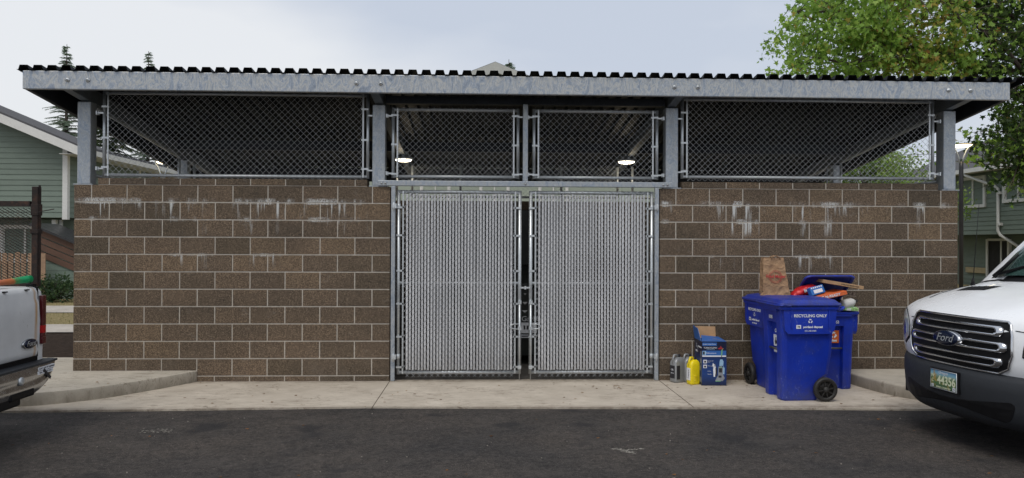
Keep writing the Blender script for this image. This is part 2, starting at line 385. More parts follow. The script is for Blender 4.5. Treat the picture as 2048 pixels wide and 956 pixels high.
def smooth_path(p, k=6):
    out = []
    for i in range(len(p) - 1):
        p0 = p[max(i - 1, 0)]; p1 = p[i]; p2 = p[i + 1]; p3 = p[min(i + 2, len(p) - 1)]
        for j in range(k):
            t = j / k
            out.append(tuple(.5 * ((2 * p1[c]) + (-p0[c] + p2[c]) * t + (2 * p0[c] - 5 * p1[c] + 4 * p2[c] - p3[c]) * t * t + (-p0[c] + 3 * p1[c] - 3 * p2[c] + p3[c]) * t ** 3) for c in range(len(p1))))
    out.append(p[-1]); return out
island('kerb_pavement', smooth_path([(1.425, -.004), (1.36, -.14), (1.12, -.55), (.80, -.98), (.42, -1.27), (.0, -1.42), (-.5, -1.46), (-2, -1.47)]), [(-14, -1.47), (-14, 1.05), (-.004, 1.05), (-.004, -.004)])
island('kerb_pavement', smooth_path([(9.03, -.004), (9.06, -.35), (9.12, -.75), (9.25, -1.12), (9.55, -1.38), (10.0, -1.52), (10.6, -1.55)]), [(24, -1.55), (24, 1.05), (10.54, 1.05), (10.54, -.004)])
sheet('soil_bed', [(-14, 1.05), (-.05, 1.05), (-.05, 5.0), (-14, 5.0)], -.02, 'soil')
sheet('path', [(-40, 5.0), (30, 5.0), (30, 6.35), (-40, 6.35)], 0.0, 'path')
sheet('grass_verge', [(-40, 6.35), (30, 6.35), (30, 8.9), (-40, 8.9)], -.012, 'grass')
sheet('path', [(-40, 8.9), (30, 8.9), (30, 10.8), (-40, 10.8)], 0.002, 'path')
sheet('lawn', [(-60, 10.8), (60, 10.8), (60, 60), (-60, 60)], -.014, 'grass')
# tufts
m = MB()
for i in range(2600):
    x = random.uniform(-9.5, -1.5); y = random.choice([random.uniform(6.45, 8.8), random.uniform(10.9, 15.5)])
    h = random.uniform(.015, .05); a_ = random.uniform(0, 6.28); w = .006
    m.add([(x - w * cos(a_), y - w * sin(a_), -.02), (x + w * cos(a_), y + w * sin(a_), -.02), (x + random.uniform(-.03, .03), y + random.uniform(-.03, .03), h)], [(0, 1, 2)], r=random.random())
tag(m.build('dry_grass', leafmat('dry_grass_blade', (.08, .11, .03), (.24, .21, .10), (.38, .31, .18), .9)), kind='stuff')
# leaf litter and grit
m = MB()
for i in range(230):
    if random.random() < .6: x, y, z_ = random.uniform(.2, 10.2), random.uniform(-1.5, -.03), .002
    else: x, y, z_ = random.uniform(0, 10), random.uniform(-5, -1.7), -.016
    if .5 < random.random() and y > -1.5: x, y = random.choice([(7.7, -.15), (7.0, -.5), (8.8, -.3), (6.3, -.4)]); x += random.gauss(0, .25); y = min(-.03, y + random.gauss(0, .12))
    if x < 1.5 and y > -1.5: z_ = .134
    if x > 8.9 and y > -1.5: continue
    s_ = random.uniform(.006, .022); a_ = random.uniform(0, 6.28); e_ = random.uniform(.35, 1)
    vs = []
    for k in range(6):
        t = a_ + k * pi / 3; rr = s_ * (1 if k % 2 else .6)
        vs.append((x + rr * cos(t), y + rr * e_ * sin(t), z_ + random.uniform(.001, .006)))
    m.add(vs, [tuple(range(6))])
tag(m.build('leaf_litter', 'litter'), kind='stuff')
m = MB()
for i in range(130):
    x, y = random.uniform(-.5, 10), random.uniform(-5.2, -1.4); s_ = random.choice([.002, .003, .003, .005]); zb = -.018 if y < -1.6 else 0
    m.T = Matrix.Translation((x, y, zb + s_ * .5)) @ Euler((random.random() * 3, random.random() * 3, random.random() * 3)).to_matrix().to_4x4()
    m.box(-s_, s_, -s_ * .8, s_ * .8, -s_ * .6, s_ * .6)
m.T = None
tag(m.build('grit', simple('pale_grit', (.24, .22, .19), .9)), kind='stuff')
# chalk-like scrapes on the asphalt
MAT['scrape'] = simple('pale_scrape', (.34, .32, .28), .95, 0, .4, 60)
m = MB(); random.seed(21)
def scrape(x, y, L_, ang, w, n):
    for i in range(n):
        t = random.uniform(-.5, .5) * L_; q = random.gauss(0, w); s_ = random.uniform(.002, .007)
        px, py = x + t * cos(ang) - q * sin(ang), y + t * sin(ang) + q * cos(ang)
        m.add([(px - s_ * 2, py - s_, -.0165), (px + s_ * 2, py - s_ * .6, -.0165), (px + s_ * 1.6, py + s_, -.0165), (px - s_, py + s_ * .8, -.0165)], [(0, 1, 2, 3)])
scrape(5.88, -3.05, .22, -.75, .012, 70); scrape(5.98, -3.0, .14, .25, .010, 25); scrape(5.75, -4.2, .35, -.75, .02, 200); scrape(6.1, -4.3, .5, .1, .06, 120)
scrape(2.2, -4.0, .4, .4, .09, 60); scrape(6.0, -3.9, .3, .2, .06, 60); scrape(1.9, -2.3, .3, .0, .04, 50)
struct(m.build('road_scrape_marking', 'scrape'))

# ================================================================== enclosure
E_ = thing('trash_enclosure', 'brown block enclosure with galvanised posts, chain-link panels, slatted double gate and corrugated flat roof', 'enclosure')
b_, c_ = .4064, .2032; H = 2.292; WX = 10.526; XL, XR = 3.658, 6.868
random.seed(5)
J = .0125
def block_wall(name, axis, fixed0, fixed1, a0, a1, par0=0, ztop=H):
    """running-bond wall; axis 'x' runs along X between a0..a1 and is fixed0..fixed1 thick in Y"""
    m = MB(); nrow = int(math.ceil(ztop / c_)) + 1
    def bx(u0, u1, z0, z1, inset, mat):
        if axis == 'x': m.box(u0, u1, fixed0 + inset, fixed1 - inset, z0, z1, mat=mat)
        else: m.box(fixed0 + inset, fixed1 - inset, u0, u1, z0, z1, mat=mat)
    bx(a0 + .004, a1 - .004, -.05, ztop - .003, .0045, 1)
    for k in range(nrow):
        z1 = ztop - k * c_ ; z0 = z1 - c_ + J; z0 = max(z0, -.04)
        if z1 < 0: break
        u = a0; first = (k % 2 == par0)
        while u < a1 - .03:
            w = b_ / 2 if first else b_; first = False
            e = u + w
            if e > a1 - .06: e = a1 + J
            m.rr = random.random()
            bx(u, e - J, z0, z1, random.uniform(0, .0012), 0); u = e
    m.rr = None
    return m.build(name, ['block', 'mortar'], E_, bevel=.0025, seg=1)
block_wall('block_wall', 'x', 0, .20, 0, XL)
block_wall('block_wall', 'x', 0, .20, XR, WX)
block_wall('block_wall', 'y', 0, .20, .2105, 2.95, 1)
block_wall('block_wall', 'y', WX - .2, WX, .2105, 2.95, 1)
block_wall('block_wall', 'x', 2.96, 3.16, 0, WX)
# parapet cap course
for (x0, x1, j0) in ((.272, 3.384, .4064), (7.138, 10.282, XR + .4064 + .0)):
    m = MB(); m.box(x0 + .004, x1 - .004, .004, .196, H - .001, H + .078, mat=1)
    u = x0; e = j0
    while u < x1 - .02:
        e = min(e, x1 + J); m.rr = random.random(); m.box(u, e - J, 0, .2, H + .0065, H + .082, mat=0); u = e; e += b_
    m.build('cap_course', ['block', 'mortar'], E_, bevel=.0025, seg=1)
m = MB(); m.box(.25, XL, .03, .17, H - .002, H + .004); m.box(XR, WX - .2, .03, .17, H - .002, H + .004)
# slab inside
m = MB(); m.box(.2, WX - .2, .2, 2.96, -.02, .006); m.build('floor_slab', 'floor_darkened', E_)

SL = .12
def zd(y): return 3.52 - SL * (y + .45)      # underside of the deck pans
# roof deck (trapezoid ribs running front to back)
m = MB(); prof = []; P = .1524; x = -.385; 
while x < 10.90:
    prof += [(x, 0), (x + .019, 0), (x + .034, .050), (x + .118, .050), (x + .133, 0)]; x += P
prof.append((x, 0))
rows = [[(px, y, zd(y) + pz + .003) for px, pz in prof] for y in (-.475, 1.0, 2.5, 4.62)]
m.loft(rows, closed=False)
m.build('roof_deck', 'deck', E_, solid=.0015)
# fascia
m = MB(); m.box(-.335, 10.862, -.45, -.395, 3.315, 3.52); m.build('front_fascia', 'galv_beam', E_, bevel=.008)
for x in (.155, .375, 3.33, 3.60, 6.93, 7.20, 10.13, 10.39) :
    m = MB(); m.lathe([(.0, -.4535), (.026, -.4535), (.026, -.457), (.017, -.459), (.016, -.470), (.0, -.471)], 12, 'y', (x, 0, 3.42))
    m.build('fascia_bolt', 'galv_tube', E_)
for X in (-.335, 10.807):
    m = MB(); 
    m.hexa([(X, -.394, 3.315), (X + .055, -.394, 3.315), (X + .055, 4.6, zd(4.6) - .205), (X, 4.6, zd(4.6) - .205), (X, -.394, zd(-.394)), (X + .055, -.394, zd(-.394)), (X + .055, 4.6, zd(4.6)), (X, 4.6, zd(4.6))])
    m.build('side_fascia', 'galv_shaded', E_, bevel=.005)
m = MB(); m.box(-.27, 10.80, 4.54, 4.595, zd(4.57) - .205, zd(4.57) + .035); m.build('rear_fascia', 'galv_shaded', E_)
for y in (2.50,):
    m = MB(); m.box(.20, 10.34, y, y + .06, zd(y + .03) - .155, zd(y + .03) - .006); m.build('purlin', 'galv_shaded', E_, bevel=.004)
COLX = (.018, 3.440, 6.945, 10.364)
for X in COLX:
    m = MB(); xx = X + .026
    m.hexa([(xx, -.393, zd(-.393) - .18), (xx + .10, -.393, zd(-.393) - .18), (xx + .10, 4.53, zd(4.53) - .18), (xx, 4.53, zd(4.53) - .18),
            (xx, -.393, zd(-.393) - .004), (xx + .10, -.393, zd(-.393) - .004), (xx + .10, 4.53, zd(4.53) - .004), (xx, 4.53, zd(4.53) - .004)])
    m.build('rafter', 'galv_half_shaded', E_, bevel=.006)
    m = MB(); m.box(X, X + .152, .024, .176, H + .012, zd(.1) - .186); m.build('steel_post', 'galv', E_, bevel=.012, seg=3)
    m = MB(); m.box(X - .035, X + .187, .005, .195, H, H + .012); m.build('base_plate', 'galv', E_, bevel=.002)
    if X in (3.440, 6.945): continue
    m = MB(); m.box(X, X + .152, 2.985, 3.137, H + .0, zd(3.137) - .186); m.build('steel_post', 'galv', E_, bevel=.012, seg=3)
# header over the gate, mullion, hinge posts
m = MB(); m.box(3.516, 7.012, -.032, .020, 2.302, 2.366); m.build('gate_header', 'galv', E_, bevel=.006)
for x in (3.560, 3.605, 5.256, 6.905, 6.955):
    m = MB(); m.lathe([(0, -.034), (.015, -.034), (.015, -.037), (.009, -.038), (.009, -.045), (0, -.046)], 10, 'y', (x, 0, 2.334))
    m.build('header_bolt', 'galv_tube', E_)
m = MB(); m.box(3.595, 6.942, .03, .14, 3.285, 3.375); m.build('upper_crossbeam', 'galv_shaded', E_, bevel=.008)
m = MB(); m.box(5.225, 5.285, -.012, .048, 2.368, 3.284); m.build('mullion', 'galv', E_, bevel=.006)
for x0 in (3.672, 6.806):
    m = MB(); m.box(x0, x0 + .048, -.03, .02, .003, 2.300); m.build('hinge_post', 'galv', E_, bevel=.006)

# ---- chain link
def clip(p, q, x0, x1, z0, z1):
    t0, t1 = 0.0, 1.0; dx, dz = q[0] - p[0], q[1] - p[1]
    for pp, qq in ((-dx, p[0] - x0), (dx, x1 - p[0]), (-dz, p[1] - z0), (dz, z1 - p[1])):
        if abs(pp) < 1e-9:
            if qq < 0: return None
        else:
            t = qq / pp
            if pp < 0: t0 = max(t0, t)
            else: t1 = min(t1, t)
    return None if t0 >= t1 else ((p[0] + dx * t0, p[1] + dz * t0), (p[0] + dx * t1, p[1] + dz * t1))
def chain(m, x0, x1, z0, z1, y, P=.0725, r=.0020, over=.03, both=True, amp=.0035, fr=0):
    """woven diamonds: two families of diagonal wires bowed past each other at every knuckle; `over` is the free twist below the bottom rail"""
    zb = z0 - over; Hh = z1 - zb
    n = int((x1 - x0 + Hh) / P) + 2
    for sgn in ((1, -1) if both else (1,)):
        for i in range(n):
            xs = x0 - Hh + i * P if sgn > 0 else x0 + i * P
            p, q = ((xs, zb), (xs + Hh, z1)) if sgn > 0 else ((xs, zb), (xs - Hh, z1))
            cseg = clip(p, q, x0, x1, zb, z1)
            if not cseg: continue
            yy = y + (fr if both is True and fr else 0) * (-1 if sgn > 0 else 1) + (amp if sgn < 0 else -amp)
            m.tube([(cseg[0][0], yy, cseg[0][1]), (cseg[1][0], yy, cseg[1][1])], r, 4, cap=False, smooth=True)
def band_clip(m, xr, xb, z, y):
    x0, x1 = min(xr, xb) - .022, max(xr, xb) + .012
    m.box(x0, x1, y - .027, y - .021, z - .011, z + .011)
def panel(x0, x1, z0, z1, arms, bands, y=.075):
    P_ = bpy.data.objects.new('mesh_panel', None); C.objects.link(P_); P_.parent = E_
    m = MB(); r = .0195
    m.tube([(x0 + .02, y, z0 + .02), (x1 - .02, y, z0 + .02)], r, 12); m.tube([(x0 + .02, y, z1 - .02), (x1 - .02, y, z1 - .02)], r, 12)
    m.tube([(x0 + .02, y, z0), (x0 + .02, y, z1)], r, 12); m.tube([(x1 - .02, y, z0), (x1 - .02, y, z1)], r, 12)
    m.build('panel_frame', 'galv_tube', P_)
    m = MB(); xa, xb = x0 + .072, x1 - .072
    for q, xr in ((xa, x0 + .02), (xb, x1 - .02)):
        m = MB(); m.box(q - .009, q + .009, y - .026, y - .020, z0 + .01, z1 - .01); m.build('tension_bar', 'galv_tube', P_)
        for z in bands: m = MB(); band_clip(m, xr, q, z, y); m.build('tension_band', 'galv_tube', P_)
    m = MB(); chain(m, xa, xb, z0, z1, y - .03); m.build('wire_mesh', 'wire', P_)
    for (side, z) in arms:
        m = MB(); s_ = -1 if side == 'l' else 1; xr = x0 + .02 if s_ < 0 else x1 - .02
        m.box(min(xr, xr + s_ * .075), max(xr, xr + s_ * .075), y - .024, y - .010, z - .009, z + .009)
        cx2 = xr + s_ * .075
        m.box(cx2 - .008, cx2 + .008, y - .04, y + .01, z - .022, z + .022); m.box(cx2 - .018, cx2 + .018, y - .012, y + .012, z - .022, z + .022)
        m.build('panel_bracket', 'galv_tube', P_, bevel=.001, seg=1)
panel(.285, 3.400, 2.392, 3.400, [(s, z) for s in 'lr' for z in (3.14, 2.488)], (3.215, 2.85, 2.505))
panel(3.662, 5.190, 2.402, 3.240, [(s, z) for s in 'lr' for z in (3.14, 2.455)], (3.15, 2.80, 2.45))
panel(5.342, 6.868, 2.402, 3.240, [(s, z) for s in 'lr' for z in (3.14, 2.455)], (3.15, 2.80, 2.45))
panel(7.138, 10.275, 2.420, 3.400, [(s, z) for s in 'lr' for z in (3.14, 2.495)], (3.215, 2.85, 2.505))
for X in (.1, 10.426):          # side openings
    P_ = bpy.data.objects.new('side_mesh_panel', None); C.objects.link(P_); P_.parent = E_
    zt = zd(2.9) - .2
    m = MB(); m.tube([(X, .25, 2.42), (X, 2.85, 2.42)], .019, 10); m.tube([(X, .25, 2.42), (X, .25, zd(.25) - .2)], .019, 10); m.tube([(X, 2.85, 2.30), (X, 2.85, zt)], .019, 10)
    m.tube([(X, .25, zd(.25) - .2), (X, 2.85, zt)], .012, 8); m.build('panel_frame', 'galv_tube', P_)
# rear opening mesh
P_ = bpy.data.objects.new('rear_mesh_panel', None); C.objects.link(P_); P_.parent = E_
m = MB()
for (x0, x1) in ((.25, 3.40), (3.64, 6.90), (7.14, 10.30)):
    m.tube([(x0, 3.06, 2.36), (x1, 3.06, 2.36)], .019, 8); m.tube([(x0, 3.06, 2.36), (x0, 3.06, 2.85)], .019, 8); m.tube([(x1, 3.06, 2.36), (x1, 3.06, 2.85)], .019, 8)
m.tube([(4.4, 3.06, 2.3), (4.4, 3.06, 2.85)], .02, 8); m.tube([(6.0, 3.06, 2.3), (6.0, 3.06, 2.85)], .02, 8)
m.build('panel_frame', 'galv_tube', P_)
m = MB(); chain(m, 3.66, 6.88, 2.34, 2.86, 3.03, r=.0018, over=0); m.build('wire_mesh', 'wire', P_)

def gate(x0, x1, hinge_left):
    z0, z1, y = .074, 2.256, .035
    G = bpy.data.objects.new('gate', None); C.objects.link(G); G.parent = E_
    m = MB(); r = .0215
    m.tube([(x0 + .02, y, z0 + .02), (x1 - .02, y, z0 + .02)], r, 14); m.tube([(x0 + .02, y, z1 - .02), (x1 - .02, y, z1 - .02)], r, 14)
    m.tube([(x0 + .02, y, z0), (x0 + .02, y, z1)], r, 14); m.tube([(x1 - .02, y, z0), (x1 - .02, y, z1)], r, 14)
    m.tube([(x0 + .02, y + .002, 1.155), (x1 - .02, y + .002, 1.155)], .019, 12)
    m.build('gate_frame', 'galv_tube', G)
    xa, xb = x0 + .075, x1 - .075; ym = y - .034
    m = MB()
    for q, xr in ((xa, x0 + .02), (xb, x1 - .02)):
        m = MB(); m.box(q - .009, q + .009, ym + .007, ym + .013, z0 + .01, z1 - .01); m.build('tension_bar', 'galv_tube', G)
        for z in (2.05, 1.72, 1.30, .91, .52, .16): m = MB(); band_clip(m, xr, q, z, y); m.build('tension_band', 'galv_tube', G)
    # vertical slats woven through the diamonds
    m = MB(); p = .0725 / 2; n = int((xb - xa - .03) / p)
    for i in range(n):
        xc = xa + .03 + (i + .5) * (xb - xa - .06) / n; w = .0111; yo = random.uniform(-.0008, .0008); dx = random.uniform(-.0022, .0022); tl = random.uniform(-.0018, .0018)
        zt_ = z1 - .045 + random.uniform(-.012, .006); zb_ = z0 + .055 + random.uniform(-.006, .004); ya, yb = ym - .0035 + yo, ym + .0035 + yo
        m.hexa([(xc - w + dx - tl, ya, zb_), (xc + w + dx - tl, ya, zb_), (xc + w + dx - tl, yb, zb_), (xc - w + dx - tl, yb, zb_), (xc - w + dx + tl, ya, zt_), (xc + w + dx + tl, ya, zt_), (xc + w + dx + tl, yb, zt_), (xc - w + dx + tl, yb, zt_)])
    m.build('privacy_slat', 'slat', G)
    m = MB(); zb = z0 - .028; Hh = z1 - zb; Pm = .0725
    nn = int((xb - xa + Hh) / Pm) + 2
    for i in range(nn):                      # rising wires pass in front of the slats
        xs = xa - Hh + i * Pm; cs = clip((xs, zb), (xs + Hh, z1), xa, xb, zb, z1)
        if cs: m.tube([(cs[0][0], ym - .0062, cs[0][1]), (cs[1][0], ym - .0062, cs[1][1])], .0021, 4, cap=False)
        xs = xa + i * Pm; cs = clip((xs, zb), (xs - Hh, z1), xa, xb, zb, z1)
        if cs: m.tube([(cs[0][0], ym + .0062, cs[0][1]), (cs[1][0], ym + .0062, cs[1][1])], .0021, 4, cap=False)
    m.build('wire_mesh', 'gate_wire', G)
    xh = x0 if hinge_left else x1; s_ = -1 if hinge_left else 1
    for z in (2.065, .285):
        m = MB()
        m.box(min(xh, xh + s_ * .048), max(xh, xh + s_ * .048), y - .075, y - .025, z - .028, z + .028)
        m.tube([(xh + s_ * .03, y - .07, z - .055), (xh + s_ * .03, y - .07, z + .04)], .010, 8)
        m.tube([(xh - s_ * .02, y, z - .026), (xh - s_ * .02, y, z + .026)], .027, 12)
        m.build('hinge', 'galv_tube', G, bevel=.002, seg=1)
    # drop rod and pull
    xl = x1 - .02 if hinge_left else x0 + .02
    m = MB(); m.tube([(xl + .0, y - .045, .012), (xl, y - .045, .62)], .0065, 8); m.tube([(xl, y - .045, .10), (xl, y - .045, .92)], .0125, 8)
    for z in (.93, .62, .16): m.box(xl - .02, xl + .02, y - .06, y - .018, z - .02, z + .02)
    m.build('drop_rod', 'galv_tube', G)
    m = MB(); d = -1 if hinge_left else 1
    pts = [(xl, y - .05, .672), (xl + d * .07, y - .055, .672), (xl + d * .105, y - .058, .665), (xl + d * .118, y - .058, .645), (xl + d * .105, y - .058, .625), (xl + d * .07, y - .055, .615), (xl, y - .05, .612)]
    m.tube(pts, .0055, 8); m.build('pull_handle', 'galv_tube', G)
    return G
g1 = gate(3.735, 5.213, True); g2 = gate(5.305, 6.800, False)
m = MB(); m.box(5.20, 5.32, -.020, -.010, 1.092, 1.112); m.box(5.248, 5.270, -.028, -.02, 1.082, 1.122); m.build('latch', 'galv_tube', E_, bevel=.002, seg=1)

# ceiling lamps
def ceiling_lamp(x, y, z, label):
    t = thing('ceiling_lamp', label, 'lamp', (x, y, z), 0, 'round lamps under the enclosure roof')
    top = zd(y) - z
    m = MB(); m.lathe([(0, top), (.05, top), (.05, .05), (.135, .03), (.14, .0), (.128, -.004)], 24); m.build('lamp_housing', 'galv_tube', t)
    m = MB(); m.lathe([(.126, -.003), (.12, -.02), (.08, -.033), (0, -.038)], 24); m.build('diffuser', 'lamp_glow', t)
    ld = bpy.data.lights.new('lamp_light', 'POINT'); ld.energy = 2.2; ld.color = (1, .85, .62); ld.shadow_soft_size = .1
    lo = bpy.data.objects.new('lamp_light', ld); C.objects.link(lo); lo.parent = t; lo.location = (0, 0, -.14)
ceiling_lamp(3.533, 2.75, 2.913, 'lit round lamp under the roof behind the mesh over the left gate')
ceiling_lamp(6.983, 2.75, 2.908, 'lit round lamp under the roof behind the mesh over the right gate')

# dumpsters inside
MAT['dumpster'] = simple('dark_dumpster_plastic', (.018, .022, .022), .5, 0, .2, 5)
def dumpster(x0, x1, label):
    t = thing('dumpster', label, 'dumpster', ((x0 + x1) / 2, 1.0, 0.006), 0, 'dumpsters inside the enclosure'); w = (x1 - x0) / 2
    m = MB(); m.hexa([(-w, .1, .12), (w, .1, .12), (w, 1.2, .12), (-w, 1.2, .12), (-w, -.1, 1.05), (w, -.1, 1.05), (w, 1.3, 1.25), (-w, 1.3, 1.25)])
    for q in (-.6, 0, .6): m.box(w * q - .03, w * q + .03, -.06, .08, .2, 1.0)
    m.build('bin_body', 'dumpster', t, bevel=.02)
    for s_ in (-1, 1):
        m = MB(); m.hexa([(min(0, s_ * w) + .01, -.14, 1.06), (max(0, s_ * w) - .01, -.14, 1.06), (max(0, s_ * w) - .01, 1.32, 1.26), (min(0, s_ * w) + .01, 1.32, 1.26),
                          (min(0, s_ * w) + .01, -.14, 1.10), (max(0, s_ * w) - .01, -.14, 1.10), (max(0, s_ * w) - .01, 1.32, 1.30), (min(0, s_ * w) + .01, 1.32, 1.30)])
        m.build('bin_lid', 'dumpster', t, bevel=.01)
    for sx in (-1, 1):
        for yy in (.2, 1.05):
            m = MB(); m.lathe([(0, -.02), (.055, -.02), (.06, 0), (.055, .02), (0, .02)], 14, 'x', (sx * (w - .12), yy, .06)); m.build('caster', 'black_steel', t)
    return t
dA = dumpster(4.15, 5.95, 'dark dumpster glimpsed through the gap between the two gates')
m = MB(); m.box(-.88, .88, 1.30, 1.34, 1.30, 2.12); m.build('raised_lid', 'dumpster', dA, bevel=.01)
dumpster(1.2, 3.0, 'dark dumpster behind the left block wall'); dumpster(7.3, 9.1, 'dark dumpster behind the right block wall')
# labels on the dumpster front seen through the gap
text_mesh('Garbage', .10, 'print_white', dA, (.215, -.036, .63), (1, 0, 0), (0, -.21, 1), align='LEFT')
m = MB(); m.box(.20, .42, -.012, .06, .44, .58); m.box(.20, .42, .02, .06, .375, .42); m.build('placard', 'print_white', dA)
m = MB(); m.box(.245, .268, -.016, -.010, .49, .54); m.box(.285, .31, -.016, -.010, .49, .54); m.box(.22, .40, .016, .022, .39, .402); m.build('placard_print', 'print_dark', dA)
m = MB()
for (zc, hh) in ((1.0, .05), (.88, .06), (.76, .05)): m.add([(.26, -.082 + (1.0 - zc) * .2, zc + hh), (.20, -.082 + (1.0 - zc) * .2, zc), (.26, -.082 + (1.0 - zc) * .2, zc - hh), (.32, -.082 + (1.0 - zc) * .2, zc)], [(0, 1, 2, 3)])
m.build('warning_diamond', 'slat', dA)
# ================================================================== recycling carts and rubbish
a = NM('blue_cart_plastic', .42, spec=.5)
c = a.ramp(a.noise(3, 5, .6), [(.3, (.003, .022, .30)), (.7, (.005, .038, .46))])
sc3 = a.math('MULTIPLY', a.ramp(a.noise(26, 3, .8, (1, 1, .45), 1.5), [(.60, 0.0), (.66, .6)]), a.ramp(a.noise(2.6, 3), [(.45, 0.0), (.58, 1.0)]))
zz = a.xyz()[2]; c = a.mix(a.math('MULTIPLY', a.math('SUBTRACT', 1.0, a.math('DIVIDE', zz, .42), True), a.ramp(a.noise(7, 5, .75), [(.38, .1), (.65, .6)])), c, (.045, .045, .07)); c = a.mix(sc3, c, (.20, .24, .50))
c = a.mix(a.ramp(a.noise(5, 5, .7), [(.48, 0.0), (.75, .45)]), c, (.035, .05, .13))
a.color(c); a.bump(a.noise(50, 3), .08, .002); MAT['cart'] = a.m
MAT['cart_wheel'] = simple('black_cart_wheel', (.018, .017, .016), .6, 0, .3, 12)
MAT['metal_bar'] = simple('dull_metal_bar', (.10, .10, .11), .45, .5, .2, 20)
MAT['sticker_orange'] = simple('orange_sticker', (.62, .13, .02), .5, 0, .06, 20)
def rrect(w, d, r, z, n=4, y0=0):
    pts = []
    for (cx, cy, a0) in ((w - r, d - r, 0), (-w + r, d - r, 90), (-w + r, -d + r, 180), (w - r, -d + r, 270)):
        for k in range(n + 1):
            t = RAD(a0 + 90 * k / n); pts.append((cx + r * cos(t), y0 + cy + r * sin(t), z))
    return pts
def recycle_tri(m, cx, cz, R, y, mat=0):      # three chasing arrows, drawn as bent bands
    for k in range(3):
        a0 = RAD(90 + 120 * k)
        def P(rad, ang): return (cx + rad * cos(a0 + RAD(ang)), y, cz + rad * sin(a0 + RAD(ang)))
        m.add([P(R * .98, -38), P(R * .98, 12), P(R * .52, 16), P(R * .52, -48)], [(0, 1, 2, 3)], mat=mat)
        m.add([P(R * 1.18, 10), P(R * .78, 55), P(R * .34, 20)], [(0, 1, 2)], mat=mat)
def cart(label, loc, rz, lid=True, number='03085', sc=1.0, lid_open=0, glass=False):
    t = thing('recycling_cart', label, 'recycling cart', loc, rz, 'blue recycling carts by the wall'); t.scale = (sc, sc, sc)
    # body: tapered tub with a front recess, rim, upper flare
    m = MB()
    def sec(z, w, d, yc, rec):     # half width, half depth, recess depth on the front (-y)
        r = .05; P_ = []
        P_ += [(-w + r * (1 - sin(RAD(q))), yc - d + r * (1 - cos(RAD(q))), z) for q in (90, 60, 30, 0)]
        rw = w * .40
        P_ += [(-rw - .012, yc - d, z), (-rw, yc - d + rec, z), (rw, yc - d + rec, z), (rw + .012, yc - d, z)]
        P_ += [(w - r * (1 - sin(RAD(q))), yc - d + r * (1 - cos(RAD(q))), z) for q in (0, 30, 60, 90)]
        P_ += [(w - r * (1 - cos(RAD(q))), yc + d - r * (1 - sin(RAD(q))), z) for q in (0, 45, 90)]
        P_ += [(-w + r * (1 - cos(RAD(q))), yc + d - r * (1 - sin(RAD(q))), z) for q in (90, 45, 0)]
        return P_
    Z = [(0.0, .230, .190, -.072, .055), (.02, .236, .198, -.071, .055), (.22, .240, .215, -.056, .06), (.275, .243, .255, -.018, .06), (.50, .250, .272, 0, .06), (.80, .262, .285, .0, .055), (.805, .262, .285, 0, .001), (.93, .268, .292, 0, .001), (.98, .272, .296, 0, .001)]
    m.loft([sec(*q) for q in Z], cap=(True, not lid_open))
    # upper flare (collar) on the sides
    for s_ in (-1, 1):
        m.prism([(-.272, .79), (-.262, .735), (-.235, .70), (.225, .70), (.262, .74), (.275, .80), (.285, .955), (-.280, .955)], 0, s_ * .245, s_ * .302)
        for yy in (-.20, .20): m.box(min(s_ * .30, s_ * .309), max(s_ * .30, s_ * .314), yy - .006, yy + .006, .76, .95)
    m.prism([(-.20, .93), (.20, .93), (.20, .96), (-.20, .96)], 1, -.32, -.28)
    # rim
    ring_o = rrect(.318, .325, .06, .955, 5); ring_o2 = rrect(.322, .33, .06, .985, 5); ring_i = rrect(.28, .29, .05, .985, 5); ring_i2 = rrect(.262, .275, .05, .90, 5)
    m.loft([rrect(.27, .285, .05, .945, 5), ring_o, ring_o2, ring_i, ring_i2], cap=(False, False))
    body = m.build('cart_body', 'cart', t, bevel=.006, seg=2)
    m = MB(); m.tube([(-.105, -.255, .52), (.105, -.255, .52)], .013, 10); m.build('grab_bar', 'metal_bar', t)
    # handle, axle, wheels at the back
    m = MB(); m.tube([(-.23, .28, .93), (-.235, .37, .95), (-.22, .40, .965), (.22, .40, .965), (.235, .37, .95), (.23, .28, .93)], .016, 10)
    m.build('handle', 'cart', t)
    m = MB(); m.tube([(-.27, .170, .125), (.27, .170, .125)], .011, 8); m.build('axle', 'metal_bar', t)
    for s_ in (-1, 1):
        w = MB(); xx = s_ * .285
        w.lathe([(.085, -.026), (.112, -.028), (.124, -.018), (.125, 0), (.124, .018), (.112, .028), (.085, .026), (.085, -.026)], 32, 'x', (xx, .170, .125), cap=(False, False))
        wh = w.build('wheel', 'cart_wheel', t)
        w = MB(); w.lathe([(0, -.034), (.028, -.034), (.030, 0), (.028, .034), (0, .034)], 20, 'x', (xx, .170, .125)); w.lathe([(.09, -.010), (.09, .010), (0, .010), (0, -.010)][::-1], 24, 'x', (xx, .170, .125))
        for k in range(8):
            q = k * pi / 4 + .2; dy, dz = cos(q), sin(q)
            w.T = Matrix.Translation((xx, .170, .125)) @ Matrix.Rotation(q, 4, 'X'); w.box(-.022, .022, .02, .09, -.006, .006)
        w.T = None; w.build('hub', 'cart_wheel', wh)
    # lid
    lm = MB(); hz = .985
    lm.loft([rrect(.332, .340, .07, 0.0, 5, -.335), rrect(.338, .346, .07, .012, 5, -.335), rrect(.334, .342, .07, .030, 5, -.335), rrect(.315, .325, .07, .034, 5, -.335), rrect(.285, .30, .07, .062, 5, -.335), rrect(.20, .24, .07, .078, 5, -.335)], cap=(False, True))
    if lid_open: lm.loft([rrect(.332, .340, .07, 0.0, 5, -.335), rrect(.312, .32, .06, .004, 5, -.335), rrect(.30, .31, .06, .03, 5, -.335), rrect(.20, .24, .06, .045, 5, -.335)], cap=(False, True))
